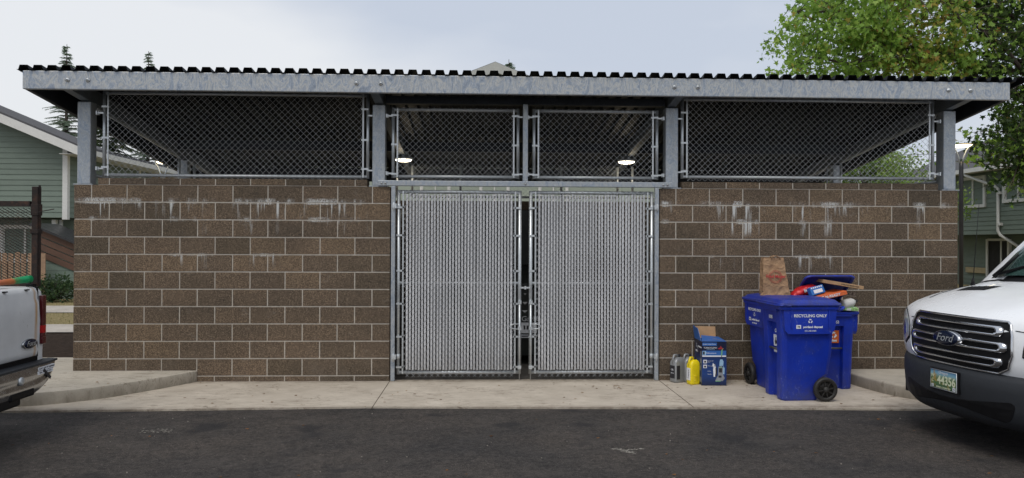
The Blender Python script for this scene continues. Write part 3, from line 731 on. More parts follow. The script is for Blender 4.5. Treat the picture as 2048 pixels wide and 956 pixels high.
    lm.tube([(-.335, -.55, .006), (-.32, -.655, .006), (-.26, -.683, .006), (.26, -.683, .006), (.32, -.655, .006), (.335, -.55, .006)], .010, 6)
    lo = lm.build('lid', 'cart', t, bevel=.004, origin=(0, 0, 0)); lo.location = (0, .335, hz + .006); lo.rotation_euler = (-lid_open, 0, 0)
    # printing: both sides and the front
    for s_ in (-1, 1):
        X = s_ * .3035; rt = (0, s_ * 1, 0); X2 = s_ * .3045
        text_mesh('RECYCLING ONLY', .042, 'print_white', t, (X2, 0, .890), rt, (0, 0, 1), bold=.0012)
        mm = MB(); mm.T = Matrix.Translation((X2, 0, 0)) @ Matrix.Rotation(s_ * pi / 2, 4, 'Z'); recycle_tri(mm, 0, .836, .024, -.0005); mm.build('recycle_mark', 'print_white', t)
        text_mesh('portland disposal', .030, 'print_white', t, (X2, s_ * .028, .775), rt, (0, 0, 1), bold=.0012)
        text_mesh('503-000-0488' if False else '503-288-3488', .022, 'print_white', t, (X2, 0, .735), rt, (0, 0, 1))
        mm = MB(); mm.T = Matrix.Translation((X2, 0, 0)) @ Matrix.Rotation(s_ * pi / 2, 4, 'Z'); mm.box(-.150, -.100, -.001, .001, .758, .796); mm.build('emblem', 'print_white', t)
        text_mesh('19J', .022, 'print_dark', t, (X2 + s_ * .0015, -s_ * .125, .777), rt, (0, 0, 1), bold=.001)
    fy = -.296
    text_mesh(number, .052, 'print_white', t, (0.0, fy + .002, .855), (1, 0, 0), (0, -.05, 1), squash=.72, bold=.001)
    if glass:
        mm = MB(); mm.hexa([(-.075, -.236, .585), (.075, -.236, .585), (.075, -.21, .585), (-.075, -.21, .585), (-.075, -.240, .745), (.075, -.240, .745), (.075, -.21, .745), (-.075, -.21, .745)]); sk = mm.build('sticker', 'sticker_orange', t)
        mm = MB(); recycle_tri(mm, 0, .688, .046, -.2405); mm.build('sticker_print', 'print_white', sk)
        text_mesh('Glass', .044, 'print_white', sk, (0, -.2395, .618), (1, 0, 0), (0, 0, 1), bold=.002)
    else:
        mm = MB(); mm.hexa([(-.06, -.233, .54), (.06, -.233, .54), (.06, -.21, .54), (-.06, -.21, .54), (-.06, -.237, .66), (.06, -.237, .66), (.06, -.21, .66), (-.06, -.21, .66)])
        mm.hexa([(-.06, -.231, .475), (.06, -.231, .475), (.06, -.21, .475), (-.06, -.21, .475), (-.06, -.232, .52), (.06, -.232, .52), (.06, -.21, .52), (-.06, -.21, .52)])
        sk = mm.build('sticker', 'print_white', t)
        text_mesh('OR', .055, 'print_white', t, (.01, -.2355, .705), (1, 0, 0), (0, 0, 1), bold=.002)
        mm = MB(); mm.lathe([(0, -.2385), (.022, -.2385), (.022, -.236)], 12, 'y', (0, 0, .585)); mm.box(-.008, .008, -.2385, -.2355, .60, .635); mm.build('sticker_print', 'print_dark', sk)
    return t
cart1 = cart('blue recycling cart nearest the camera, its side lettering and black wheel facing out', (8.13, -1.00, .001), RAD(-88), number='03085')
cart2 = cart('blue recycling cart at the left rear with a brown paper bag on its lid', (8.17, -.40, .001), RAD(4), number='03061', sc=.985)
cart3 = cart('blue recycling cart at the right with raised lid, orange glass sticker and overflowing boxes', (8.700, -.385, .001), RAD(3), number='03053', sc=.885, lid_open=RAD(40), glass=True)

# paper bag on the rear-left cart
a = NM('kraft_paper', .85, spec=.2); c = a.ramp(a.noise(9, 5, .65), [(.3, (.27, .165, .095)), (.7, (.40, .26, .155))]); a.color(c); a.bump(a.math('ADD', a.noise(11, 3, .5, (1, 1, 1), 1.5), a.voro(9)), .9, .028); MAT['kraft'] = a.m
random.seed(8)
BAG = thing('paper_bag', 'brown paper grocery bag with red round print standing on a blue lid', 'bag', (8.105, -.42, 1.046), RAD(-6))
m = MB(); rings = []
for k, z in enumerate((0, .015, .10, .18, .27, .36, .425)):
    w = .150 - .038 * (z / .42) - (.006 if z < .01 else 0); d = .095 - .035 * (z / .42); cr_ = .012
    pts = [(-w, -d), (-w * .5, -d - .004 + random.uniform(-.004, .005)), (0, -d + random.uniform(-.008, .008)), (w * .5, -d - .003 + random.uniform(-.004, .006)), (w, -d), (w - .022, -d * .3), (w - .03, 0), (w - .022, d * .3), (w, d), (0, d), (-w, d), (-w + .022, d * .3), (-w + .03, 0), (-w + .022, -d * .3)]
    lean = -.12 * z + (.02 * z / .42)
    rings.append([(x + lean + random.uniform(-.005, .005), y + random.uniform(-.005, .005), z + (random.uniform(-.008, .010) if z > .4 else 0)) for x, y in pts])
m.loft(rings, cap=(True, False), smooth=False); m.build('bag_body', 'kraft', BAG, solid=.002)
# crumpled foot sticking out
m = MB(); m.add([(-.165, -.10, .003), (.13, -.115, .003), (.12, -.098, .085), (-.03, -.094, .15), (-.10, -.094, .10), (-.19, -.085, .003)], [(0, 1, 2, 3), (0, 3, 4), (0, 4, 5)]); m.build('paper_fold', 'kraft', BAG, solid=.002)
m = MB()
for (y, dx) in ((-.065, 0), (.055, .01)):
    m.tube([(-.055 + dx, y, .41), (-.05 + dx, y - .004, .44), (-.01 + dx, y - .006, .452), (.035 + dx, y - .004, .44), (.045 + dx, y, .41)], .006, 6)
m.build('bag_handle', 'kraft', BAG)
m = MB()
for rr_ in (.072, .058):
    pts = [(-.015 + rr_ * cos(t), -.0925 + .0, .215 + rr_ * sin(t)) for t in [2 * pi * k / 40 for k in range(41)]]
    m.tube([(x, -.088 + .085 * (z - .215) - .0060, z) for x, y, z in pts], .0022, 4, cap=False)
m.build('round_print', 'print_red', BAG)
text_mesh('Fred Meyer', .050, 'print_red', BAG, (-.012, -.0990, .218), (1, 0, 0), (0, .085, 1), bold=.0014, squash=.92)

# overflowing rubbish on the right cart
MAT['chip_red'] = simple('red_foil', (.50, .015, .02), .3, .1, .3, 25, .5, 30)
MAT['carton_blue'] = simple('blue_carton', (.02, .14, .45), .5, 0, .25, 30)
MAT['pizza_orange'] = simple('orange_card', (.62, .13, .035), .65, 0, .15, 14)
MAT['kraft_card'] = simple('brown_card', (.46, .29, .16), .85, 0, .14, 14)
MAT['egg_card'] = simple('grey_egg_card', (.28, .22, .17), .95, 0, .15, 30)
MAT['white_plastic'] = simple('white_plastic', (.60, .60, .58), .35, 0, .05, 10)
MAT['green_packet'] = simple('green_white_packet', (.25, .5, .16), .5, 0, .8, 9)
def orient(o, rx, ry, rz): o.rotation_euler = (RAD(rx), RAD(ry), RAD(rz)); return o
PB = thing('pizza_box', 'plain brown pizza box on top of the rubbish heap under the raised lid', 'box', (8.80, -.52, 1.165)); orient(PB, 3, 9, 12)
m = MB(); m.box(-.19, .19, -.19, .17, 0, .038); m.build('box_body', 'kraft_card', PB, bevel=.003)
text_mesh('EXTRA MOST BESTEST PIZZA', .018, 'print_dark', PB, (0.01, -.1915, .019), (1, 0, 0), (0, 0, 1))
OB = thing('pizza_box', 'orange-sided pizza box with white lettering lying askew below the brown one', 'box', (8.60, -.58, 1.035)); orient(OB, 0, -13, -3)
m = MB(); m.box(-.20, .20, -.19, .16, 0, .042); m.build('box_body', 'pizza_orange', OB, bevel=.003)
text_mesh('HOT-N-READY', .040, 'print_white', OB, (-.01, -.1915, .021), (1, 0, 0), (0, 0, 1), bold=.001)
CB = thing('chip_bag', 'shiny red snack bag leaning beside the paper bag', 'bag', (8.42, -.46, 1.055)); orient(CB, 0, -22, 10)
m = MB(); rings = []
for k in range(11):
    x = -.16 + .032 * k; hgt = .012 + .042 * sin(pi * min(1, max(0, (k) / 10.0))) ** .6; w_ = .07 + .008 * sin(k * 2.1)
    rings.append([(x, w_ * cos(t), .045 + hgt * sin(t) + .006 * sin(3 * t + k)) for t in [2 * pi * j / 14 for j in range(14)]])
m.loft(rings, smooth=True); m.build('bag_body', 'chip_red', CB)
text_mesh("hot", .05, 'print_white', CB, (.02, -.078, .055), (1, 0, 0), (0, 0, 1), bold=.003)
BB = thing('drink_carton', 'small blue and white carton sticking out beside the orange box', 'carton', (8.52, -.61, 1.075)); orient(BB, -20, -12, 14)
m = MB(); m.box(-.09, .09, -.03, .03, -.01, .085); m.build('carton_body', 'carton_blue', BB, bevel=.004)
m = MB(); m.box(-.055, .06, -.033, -.029, .005, .045)
for k in range(6): m.box(-.075 + k * .026, -.06 + k * .026, -.033, -.029, .062, .078)
m.build('carton_print', 'print_white', BB)
EG = thing('egg_carton', 'grey egg carton at the right edge of the rubbish heap', 'egg carton', (8.86, -.56, 1.055)); orient(EG, 4, 8, 8)
m = MB(); m.box(-.11, .11, -.05, .05, 0, .012)
for i in range(5):
    for j in range(2): m.lathe([(.021, 0), (.019, .03), (.008, .042), (0, .043)], 10, 'z', (-.088 + i * .044, -.024 + j * .048, .008))
m.build('carton_body', 'egg_card', EG)
WJ = thing('plastic_jug', 'small white plastic jug lying on the heap below the egg carton', 'jug', (8.88, -.63, .975)); orient(WJ, 0, 78, 15)
m = MB(); m.lathe([(0, -.10), (.045, -.10), (.052, -.085), (.052, .02), (.03, .06), (.018, .07), (.018, .09), (0, .09)], 18); m.build('jug_body', 'white_plastic', WJ)
m = MB(); m.lathe([(.020, .075), (.020, .098), (0, .098)], 14); m.build('cap', 'cart_wheel', WJ)
GP = thing('food_packet', 'green and white food packet lying on the rim under the raised lid', 'packet', (8.83, -.66, .895)); orient(GP, 12, 4, 4)
m = MB(); m.box(-.13, .13, -.02, .12, 0, .035); m.build('packet_body', 'green_packet', GP, bevel=.006)
m = MB(); m.box(-.11, -.05, -.0225, -.019, .004, .03); m.box(-.01, .04, -.0225, -.019, .004, .03); m.box(-.10, .10, .01, .09, .0345, .0365); m.build('packet_print', 'print_white', GP)
FL = thing('food_tray', 'black food tray jammed between the boxes and the cart rim', 'tray', (8.70, -.56, .93)); orient(FL, 5, -6, 20)
m = MB(); m.loft([rrect(.12, .09, .02, 0), rrect(.15, .12, .02, .05), rrect(.155, .125, .02, .052), rrect(.14, .11, .02, .048), rrect(.11, .08, .02, .008)], cap=(True, True)); m.build('tray_body', 'cart_wheel', FL)
HP = thing('cardboard_pieces', 'crushed cardboard filling the cart below the pizza boxes', 'cardboard', (8.70, -.36, .84))
m = MB(); random.seed(4)
for k in range(9):
    m.T = Matrix.Translation((random.uniform(-.10, .10), random.uniform(-.09, .10), random.uniform(-.08, .13))) @ Euler((random.uniform(-.5, .5), random.uniform(-.5, .5), random.uniform(0, 3))).to_matrix().to_4x4()
    m.box(-.09, .09, -.075, .075, -.004, .004)
m.T = None; tag(m.build('cardboard_sheet', 'kraft_card', HP), kind='stuff') if False else m.build('cardboard_sheet', 'kraft_card', HP)

# vacuum-cleaner box
a = NM('blue_print_card', .35, spec=.5); zz = a.xyz()[2]
c = a.ramp(a.math('DIVIDE', zz, .52), [(0, (.004, .012, .05)), (.25, (.008, .045, .20)), (.55, (.006, .035, .16)), (.72, (.005, .010, .045)), (1, (.004, .008, .035))]); a.color(c); MAT['box_blue'] = a.m
MAT['mid_blue'] = simple('mid_blue_print', (.03, .13, .42), .4, 0, .1, 12); MAT['pale_blue'] = simple('pale_blue_print', (.30, .48, .66), .4, 0, .12, 20)
MAT['print_green'] = simple('green_print', (.18, .42, .22), .4, 0, .1, 20); MAT['print_grey'] = simple('grey_print', (.25, .27, .30), .4, 0, .25, 30)
VB = thing('appliance_box', 'open dark blue printed cardboard box for a floor cleaner, against the wall', 'cardboard box', (7.425, -.20, .003), RAD(-2))
bw, bd, bh = .142, .175, .505
m = MB(); T_ = .004
m.box(-bw, bw, -bd, -bd + T_, 0, bh); m.box(-bw, bw, bd - T_, bd, 0, bh); m.box(-bw, -bw + T_, -bd + T_, bd - T_, 0, bh); m.box(bw - T_, bw, -bd + T_, bd - T_, 0, bh); m.box(-bw + T_, bw - T_, -bd + T_, bd - T_, 0, .004)
m.build('box_body', 'box_blue', VB)
m = MB(); m.box(-bw + T_, bw - T_, -bd + T_, bd - T_, bh - .05, bh - .045); m.build('inner_card', 'kraft_card', VB)
def flap(name, pts, mat): mm = MB(); mm.add(pts, [(0, 1, 2, 3)]); return mm.build(name, mat, VB, solid=.004)
flap('flap', [(-bw, bd, bh), (bw - .03, bd, bh), (bw - .035, bd + .012, bh + .135), (-bw + .01, bd + .012, bh + .14)], 'kraft_card')
flap('flap', [(-bw, -bd + .03, bh), (-bw, bd, bh), (-bw - .02, bd - .01, bh + .15), (-bw - .02, -bd + .12, bh + .14)], 'mid_blue')
flap('flap', [(-bw, -bd, bh), (bw, -bd, bh), (bw - .03, bd * .35, bh + .025), (-bw + .05, bd * .35, bh + .045)], 'mid_blue')
flap('flap', [(bw, -bd, bh), (bw, bd, bh), (.02, bd - .02, bh + .012), (.03, -bd * .2, bh + .018)], 'kraft_card')
fy = -bd - .0012
def decal(name, mat, rects, y=fy, poly=()):
    mm = MB()
    for (x0, x1, z0, z1) in rects: mm.box(x0, x1, y, -bd + .001, z0, z1)
    for p in poly: mm.prism(p, 1, y, -bd + .001)
    return mm.build(name, mat, VB)
decal('panel_print', 'mid_blue', [(-bw + .004, bw - .004, .345, .40), (-bw + .006, .03, .455, .492)])
decal('panel_print', 'print_white', [(-bw + .004, bw - .004, .330, .345)], y=fy - .0004)
decal('picture_print', 'pale_blue', [(-.135, -.095, .35, .395)], y=fy - .0006)
decal('picture_print', 'print_white', [(-.125, -.085, .255, .295), (-.125, -.085, .20, .238)], y=fy - .0004)
decal('picture_print', 'print_dark', [(-.116, -.094, .262, .285), (-.116, -.094, .206, .228), (-.13, -.11, .355, .39)], y=fy - .0009)
# upright cleaner picture: handle, tank, foot
decal('picture_print', 'print_green', [], y=fy - .0008, poly=[[(.078, .345), (.092, .345), (.096, .41), (.108, .425), (.098, .43), (.082, .405)]])
decal('picture_print', 'print_dark', [(.082, .090, .26, .345)], y=fy - .0007)
decal('picture_print', 'pale_blue', [], y=fy - .0008, poly=[[(.060, .225), (.104, .225), (.108, .275), (.094, .30), (.070, .30), (.062, .275)], [(.10, .13), (.118, .13), (.120, .20), (.104, .225)]])
decal('picture_print', 'print_grey', [], y=fy - .0010, poly=[[(.044, .13), (.10, .13), (.102, .20), (.086, .225), (.050, .215)], [(.012, .052), (.10, .052), (.122, .085), (.10, .13), (.05, .13), (.022, .075)]])
decal('picture_print', 'print_dark', [(.055, .09, .15, .20), (.05, .085, .09, .115)], y=fy - .0013)
decal('picture_print', 'print_green', [(.015, .075, .046, .054), (.06, .09, .205, .212)], y=fy - .0014)
# sitting dog picture
decal('picture_print', 'print_white', [], y=fy - .0006, poly=[[(-.006, .10), (.010, .10), (.018, .16), (.022, .20), (.012, .225), (-.008, .225), (-.012, .18)], [(-.020, .225), (-.014, .262), (-.004, .245), (.008, .245), (.014, .25), (.016, .225), (.004, .208), (-.012, .21)]])
decal('picture_print', 'print_dark', [], y=fy - .0009, poly=[[(.010, .11), (.030, .11), (.034, .17), (.024, .215), (.014, .20), (.016, .15)], [(.002, .238), (.014, .252), (.014, .228), (.006, .222)]])
text_mesh('TURBOCLEAN', .024, 'print_white', VB, (-.045, fy - .001, .432), (1, 0, 0), (0, 0, 1))
text_mesh('PowerBrush Pet', .014, 'pale_blue', VB, (-.04, fy - .001, .415), (1, 0, 0), (0, 0, 1))
text_mesh('BISSELL', .017, 'print_red', VB, (.075, fy - .001, .424), (1, 0, 0), (0, 0, 1), bold=.002)
decal('emblem', 'print_red', [], y=fy - .001, poly=[[(.060, .436), (.092, .436), (.080, .444), (.076, .458), (.072, .444)]])
text_mesh('Multi-purpose', .021, 'print_white', VB, (-.035, fy - .001, .372), (1, 0, 0), (0, 0, 1))
for (z, w_) in ((.283, 'Removes pet'), (.270, 'stains'), (.225, 'Cleans carpet'), (.165, 'Includes'), (.130, 'Trial size')):
    text_mesh(w_, .013, 'print_white', VB, (-.078, fy - .001, z), (1, 0, 0), (0, 0, 1), align='LEFT')
text_mesh('Upright Carpet Cleaner', .016, 'print_white', VB, (-.055, fy - .001, .474), (1, 0, 0), (0, 0, 1))
mm = MB(); lx = -bw - .0012
for (y0, y1, z0, z1) in ((-.15, -.12, .33, .39), (-.15, -.11, .25, .30), (.05, .09, .41, .46), (.0, .04, .40, .43), (-.12, -.09, .16, .22), (-.15, -.10, .03, .09)): mm.box(lx, -bw + .001, y0, y1, z0, z1)
mm.build('side_print', 'print_grey', VB)
text_mesh('BISSELL', .03, 'print_white', VB, (lx - .001, .06, .37), (0, -1, 0), (0, 0, 1)); text_mesh('TURBOCLEAN', .026, 'print_white', VB, (lx - .001, -.08, .43), (0, -1, 0), (0, 0, 1))

# jugs
MAT['jug_silver'] = simple('silver_plastic', (.27, .28, .29), .35, .25, .06, 10); MAT['jug_yellow'] = simple('yellow_plastic', (.78, .62, .008), .35, 0, .08, 8)
def oil_jug(name, label, loc, rz, mat, h=.30, w=.066, d=.048, grp=None, capm='print_dark', ribs=0):
    t = thing(name, label, 'jug', loc, rz, grp); m = MB()
    prof = [(0, .90), (.012, .98), (.03, 1.0), (.70 * h, 1.0), (.78 * h, .94), (.86 * h, .70), (.90 * h, .42), (.905 * h, .36)]
    rings = []
    for z, k in prof:
        sft = .012 * max(0, (z - .7 * h) / (.2 * h)); rings.append([(x + sft, y, z) for x, y, _ in rrect(w * k, d * k, min(.022, d * k * .6), z, 4)])
    m.loft(rings, smooth=True)
    for i in range(ribs): m.tube([(-w * .45, -d - .001, .045 + i * .014), (w * .5, -d - .001, .045 + i * .014)], .0035, 6)
    m.build('jug_body', mat, t)
    m = MB(); m.tube([(-w + .012, 0, .66 * h), (-w + .010, 0, .86 * h), (-w + .026, 0, .985 * h), (-.012, 0, .985 * h), (.002, 0, .88 * h)], [.014, .014, .013, .013, .012], 10); m.build('handle', mat, t)
    m = MB(); m.lathe([(.019, .90 * h), (.020, .93 * h), (.020, .99 * h), (.018, h), (0, h)], 16, 'z', (.014, 0, 0)); m.build('cap', capm, t)
    return t
j1 = oil_jug('oil_jug', 'silver plastic jug with black side label, leftmost beside the gate post', (7.055, -.13, .002), RAD(28), 'jug_silver', .325, .078, .055, 'silver jugs by the wall')
m = MB(); m.box(-.0795, -.078, -.04, .04, .05, .20); m.box(-.060, -.01, -.0567, -.055, .04, .20); m.build('jug_label', 'print_dark', j1)
text_mesh('OIL', .03, 'print_white', j1, (-.0805, 0, .15), (0, -1, 0), (0, 0, 1)); text_mesh('5W-30', .016, 'print_white', j1, (-.0805, 0, .11), (0, -1, 0), (0, 0, 1))
j2 = oil_jug('oil_jug', 'silver plastic jug half hidden behind the yellow jug', (7.195, -.10, .002), RAD(14), 'jug_silver', .325, .072, .055, 'silver jugs by the wall')
j3 = oil_jug('antifreeze_jug', 'bright yellow plastic jug in front of the silver ones', (7.205, -.27, .002), RAD(20), 'jug_yellow', .315, .066, .05, None, 'print_dark', 5)
m = MB(); m.box(-.0675, -.066, -.035, .035, .05, .19); m.build('jug_label', 'print_white', j3); text_mesh('Prestone', .028, 'print_dark', j3, (-.0685, 0, .12), (0, 0, 1), (0, 1, 0))
# ================================================================== van
MAT['van_white'] = simple('white_car_paint', (.84, .86, .88), .28, 0, .015, 2, spec=.5)
MAT['van_white'].node_tree.nodes['Principled BSDF'].inputs['Coat Weight'].default_value = .35
MAT['grey_plastic'] = simple('charcoal_bumper_plastic', (.018, .021, .026), .6, 0, .12, 40, .25, 300)
MAT['black_plastic'] = simple('black_plastic', (.005, .005, .006), .55, 0, .1, 20, spec=.25)
MAT['chrome'] = simple('chrome_trim', (.62, .63, .65), .14, 1.0, .03, 5)
MAT['blue_oval'] = simple('dark_blue_enamel', (.006, .012, .035), .2, .2, .05, 9)
a = NM('tinted_windscreen', .04, spec=.9); a.color(a.ramp(a.noise(1.6, 3, .5), [(.35, (.012, .03, .028)), (.65, (.05, .10, .09))])); a.b.inputs['Coat Weight'].default_value = .5; MAT['windscreen'] = a.m
a = NM('lamp_lens', .08, spec=.8); a.color((.50, .54, .58)); a.b.inputs['Metallic'].default_value = .3; MAT['lens'] = a.m
VAN = thing('parked_van', 'white panel van with chrome barred grille and green licence plate, parked at the right', 'van', (8.53, -2.99, 0), RAD(6))
def swp(y, k): return k * (abs(y) / 1.0) ** 2.6
ST = [ # x, z, half width, sweep, crown drop
 (.10, .600, .93, .30, .00), (.065, .66, .95, .29, .00), (.050, .74, .965, .285, .00), (.055, .86, .97, .28, .00), (.075, .98, .97, .27, .0), (.105, 1.045, .965, .26, .005), (.155, 1.085, .955, .25, .015),
 (.25, 1.135, .945, .22, .03), (.45, 1.205, .94, .17, .05), (.70, 1.268, .935, .13, .065), (.92, 1.31, .93, .10, .075), (1.00, 1.33, .925, .10, .075)]
def front_pt(y, z, off=0.0):
    for i in range(len(ST) - 1):
        if ST[i][1] <= z <= ST[i + 1][1]:
            t = (z - ST[i][1]) / (ST[i + 1][1] - ST[i][1]); q = [ST[i][j] * (1 - t) + ST[i + 1][j] * t for j in range(5)]; break
    else: q = ST[0] if z < ST[0][1] else ST[-1]
    return (q[0] + swp(y, q[3]) - off, y, z)
def hood_pt(x, y, off=0.0):
    i = max(j for j in range(len(ST) - 1) if ST[j][0] + swp(y, ST[j][3]) <= x + 1e-6 and j >= 6) if x > ST[6][0] + swp(y, ST[6][3]) else 6
    i = min(i, len(ST) - 2); xa = ST[i][0] + swp(y, ST[i][3]); xb = ST[i + 1][0] + swp(y, ST[i + 1][3]); t = min(1, max(0, (x - xa) / (xb - xa)))
    g = lambda j: ST[j][1] - ST[j][4] * abs(y) ** 2.5
    return (x, y, g(i) * (1 - t) + g(i + 1) * t + off)
NV = 24
def row(q): return [(q[0] + swp(q[2] * v, q[3]), q[2] * v, q[1] - q[4] * abs(v * q[2]) ** 2.5) for v in [-1 + 2 * j / NV for j in range(NV + 1)]]
m = MB(); rows = [row(q) for q in ST]; m.loft(rows, closed=False, smooth=True)
# wings and sides: from each edge down
for e in (0, NV):
    s_ = -1 if e == 0 else 1; edge = [Vector(r[e]) for r in rows]
    sd_ = []
    for k, t in enumerate((0, .03, .12, .3, .55, .8, 1.0)):
        ln = []
        for p in edge:
            zt = p.z; zb = .60
            xk = p.x + .05 * sin(min(1, t * 3) * pi / 2); yk = p.y + s_ * (.05 * sin(min(1, t * 2.2) * pi / 2)) * min(1, (p.x - .2) * 2 if p.x > .25 else .12)
            ln.append((xk, yk, zt + (zb - zt) * t))
        sd_.append(ln)
    m.loft(sd_ if s_ < 0 else sd_[::-1], closed=False, smooth=True)
# cab and cargo body behind the cowl
body = [(1.00, 1.33, .93), (1.35, 1.66, .90), (1.72, 2.00, .85), (1.95, 2.14, .83), (2.3, 2.24, .82), (3.2, 2.28, .82), (5.4, 2.26, .82), (5.55, 2.1, .82)]
rows = []
for (x, z, w) in body:
    r = []
    for v in [-1, -.97, -.9, -.7, -.4, 0, .4, .7, .9, .97, 1]: r.append((x + .10 * abs(v) ** 2.5 * (1 if x < 2 else .2), w * v, z - .05 * abs(v) ** 4))
    rows.append(r)
m.loft(rows, closed=False, smooth=True)
for s_ in (-1, 1):
    e = 0 if s_ < 0 else 10; top = [Vector(r[e]) for r in rows]
    lines = [[tuple(p) for p in top], [(p.x + .0, s_ * max(abs(p.y), .94 + .0), min(p.z, 1.30)) for p in top], [(p.x, s_ * .99, .85) for p in top], [(p.x, s_ * .98, .38) for p in top]]
    m.loft(lines if s_ < 0 else lines[::-1], closed=False, smooth=True)
m.box(5.5, 5.56, -.9, .9, .4, 2.1)
vb = m.build('body', 'van_white', VAN)
# wheels
for s_ in (-1, 1):
    for xw in (.98, 4.55):
        m = MB(); m.lathe([(.0, -.10), (.19, -.10), (.21, -.115), (.32, -.115), (.345, -.09), (.345, .09), (.32, .11), (0, .11)], 28, 'y', (xw, s_ * .86, .345)); wv = m.build('wheel', 'black_plastic', VAN)
        m = MB(); m.lathe([(0, -.02), (.19, -.02), (.2, 0), (.19, .02), (0, .02)], 20, 'y', (xw, s_ * .975, .345)); m.build('rim', 'galv_tube', wv)
m = MB(); m.box(.25, 5.4, -.85, .85, .28, .62); m.build('underbody', 'black_plastic', VAN)
# bumper
m = MB(); BP = [(.24, .205, .80, .30), (.10, .235, .88, .32), (.035, .30, .95, .34), (.01, .40, .99, .36), (.0, .52, 1.005, .36), (.005, .60, 1.0, .355), (.03, .635, .99, .34), (.075, .65, .97, .32)]
def bp(y, z, off=0):
    for i in range(len(BP) - 1):
        if BP[i][1] <= z <= BP[i + 1][1]:
            t = (z - BP[i][1]) / (BP[i + 1][1] - BP[i][1]); q = [BP[i][j] * (1 - t) + BP[i + 1][j] * t for j in range(4)]; return (q[0] + swp(y, q[3]) - off, y, z)
    return (BP[-1][0] + swp(y, BP[-1][3]) - off, y, z)
rows = [[(q[0] + swp(q[2] * v, q[3]), q[2] * v, q[1] + (.055 * abs(v) ** 5 if i < 3 else 0)) for v in [-1 + 2 * j / 28 for j in range(29)]] for i, q in enumerate(BP)]
m.loft(rows[::-1], closed=False, smooth=True)
for e in (0, 28):
    s_ = -1 if e == 0 else 1; ln = [[r[e] for r in rows], [(r[e][0] + .15, r[e][1] + s_ * .005, r[e][2]) for r in rows], [(r[e][0] + .32, r[e][1] + s_ * .01, r[e][2]) for r in rows]]
    m.loft(ln if s_ < 0 else ln[::-1], closed=False, smooth=True)
m.build('bumper', 'grey_plastic', VAN)
def patch(poly, fn, off, mat, name, parent=VAN, th=.004, smooth=False, grid=None):
    """plate that follows the curved front: poly is a rounded outline in (y, z)"""
    mm = MB(); n = len(poly); cy0 = sum(p[0] for p in poly) / n; cz0 = sum(p[1] for p in poly) / n; rings = []
    for k in (1, .8, .6, .4, .2, .02): rings.append([fn(cy0 + (y - cy0) * k, cz0 + (z - cz0) * k, off) for y, z in poly])
    back = [fn(y, z, -.03) for y, z in poly]
    mm.loft([back] + rings, cap=(False, True), smooth=smooth); return mm.build(name, mat, parent)
def rpoly(y0, y1, z0, z1, r, n=5, taper=0):
    out = []
    for (cy0, cz0, a0) in ((y1 - r, z1 - r, 0), (y0 + r, z1 - r, 90), (y0 + r, z0 + r, 180), (y1 - r, z0 + r, 270)):
        for k in range(n + 1):
            t = RAD(a0 + 90 * k / n); y = cy0 + r * cos(t); z = cz0 + r * sin(t); out.append((y * (1 - taper * (z1 - z) / (z1 - z0)), z))
    return out
patch(rpoly(-.62, .62, .295, .455, .05, taper=.10), bp, .004, 'black_plastic', 'lower_intake')
def loop(poly, fn, off, r, mm, flat=1.0):
    pts = [fn(y, z, off) for y, z in poly]; pts.append(pts[0]); mm.tube(pts, r, 8, cap=False)
def subdiv(poly, k=3):
    o = []
    for i in range(len(poly)):
        p, q = poly[i], poly[(i + 1) % len(poly)]; d = math.hypot(q[0] - p[0], q[1] - p[1]); n = max(1, int(d / .05))
        o += [(p[0] + (q[0] - p[0]) * t / n, p[1] + (q[1] - p[1]) * t / n) for t in range(n)]
    return o
GO = subdiv([(-.46, .655), (.46, .655), (.545, .70), (.575, .80), (.56, .95), (.53, 1.03), (.50, 1.05), (-.50, 1.05), (-.53, 1.03), (-.56, .95), (-.575, .80), (-.545, .70)])
gp = patch(GO, front_pt, .006, 'black_plastic', 'grille')
m = MB(); loop(GO, front_pt, .012, .010, m)
m.build('grille_surround', 'chrome', gp)
for (z0, z1, w, tp) in ((.935, 1.015, .485, -.02), (.815, .895, .535, 0), (.695, .775, .515, .06)):
    P_ = subdiv(rpoly(-w, w, z0, z1, .036, 4, taper=tp)); m = MB()
    pts_o = [front_pt(y, z, .030) for y, z in P_]; cyy = 0; czz = (z0 + z1) / 2
    inner = subdiv(rpoly(-w + .055, w - .055, z0 + .021, z1 - .021, .017, 4, taper=tp))
    n_ = len(P_)
    # ring: outer rim and inner rim with the same count
    import bisect
    def resamp(pl, n):
        L_ = [0]; 
        for i in range(len(pl)): p, q = pl[i], pl[(i + 1) % len(pl)]; L_.append(L_[-1] + math.hypot(q[0] - p[0], q[1] - p[1]))
        out = []
        for k in range(n):
            s_ = L_[-1] * k / n; i = min(bisect.bisect_right(L_, s_) - 1, len(pl) - 1); t = (s_ - L_[i]) / max(1e-9, L_[i + 1] - L_[i]); p, q = pl[i], pl[(i + 1) % len(pl)]
            out.append((p[0] + (q[0] - p[0]) * t, p[1] + (q[1] - p[1]) * t))
        return out
    o_ = resamp(P_, 72); i_ = resamp(inner, 72)
    mid = [((p[0] + q[0]) / 2, (p[1] + q[1]) / 2) for p, q in zip(o_, i_)]
    m.loft([[front_pt(y, z, .004) for y, z in o_], [front_pt(y, z, .020) for y, z in o_], [front_pt(y, z, .036) for y, z in mid], [front_pt(y, z, .026) for y, z in i_], [front_pt(y, z, .004) for y, z in i_]], cap=(False, False), smooth=True)
    m.build('grille_bar', 'chrome', gp)
    m = MB()
    for k in range(3):
        zz_ = z0 + .028 + k * .012; m.tube([front_pt(y, zz_, .012) for y in [-w + .06 + (2 * w - .12) * j / 14 for j in range(15)]], .0025, 4)
    m.build('grille_slat', 'black_plastic', gp)
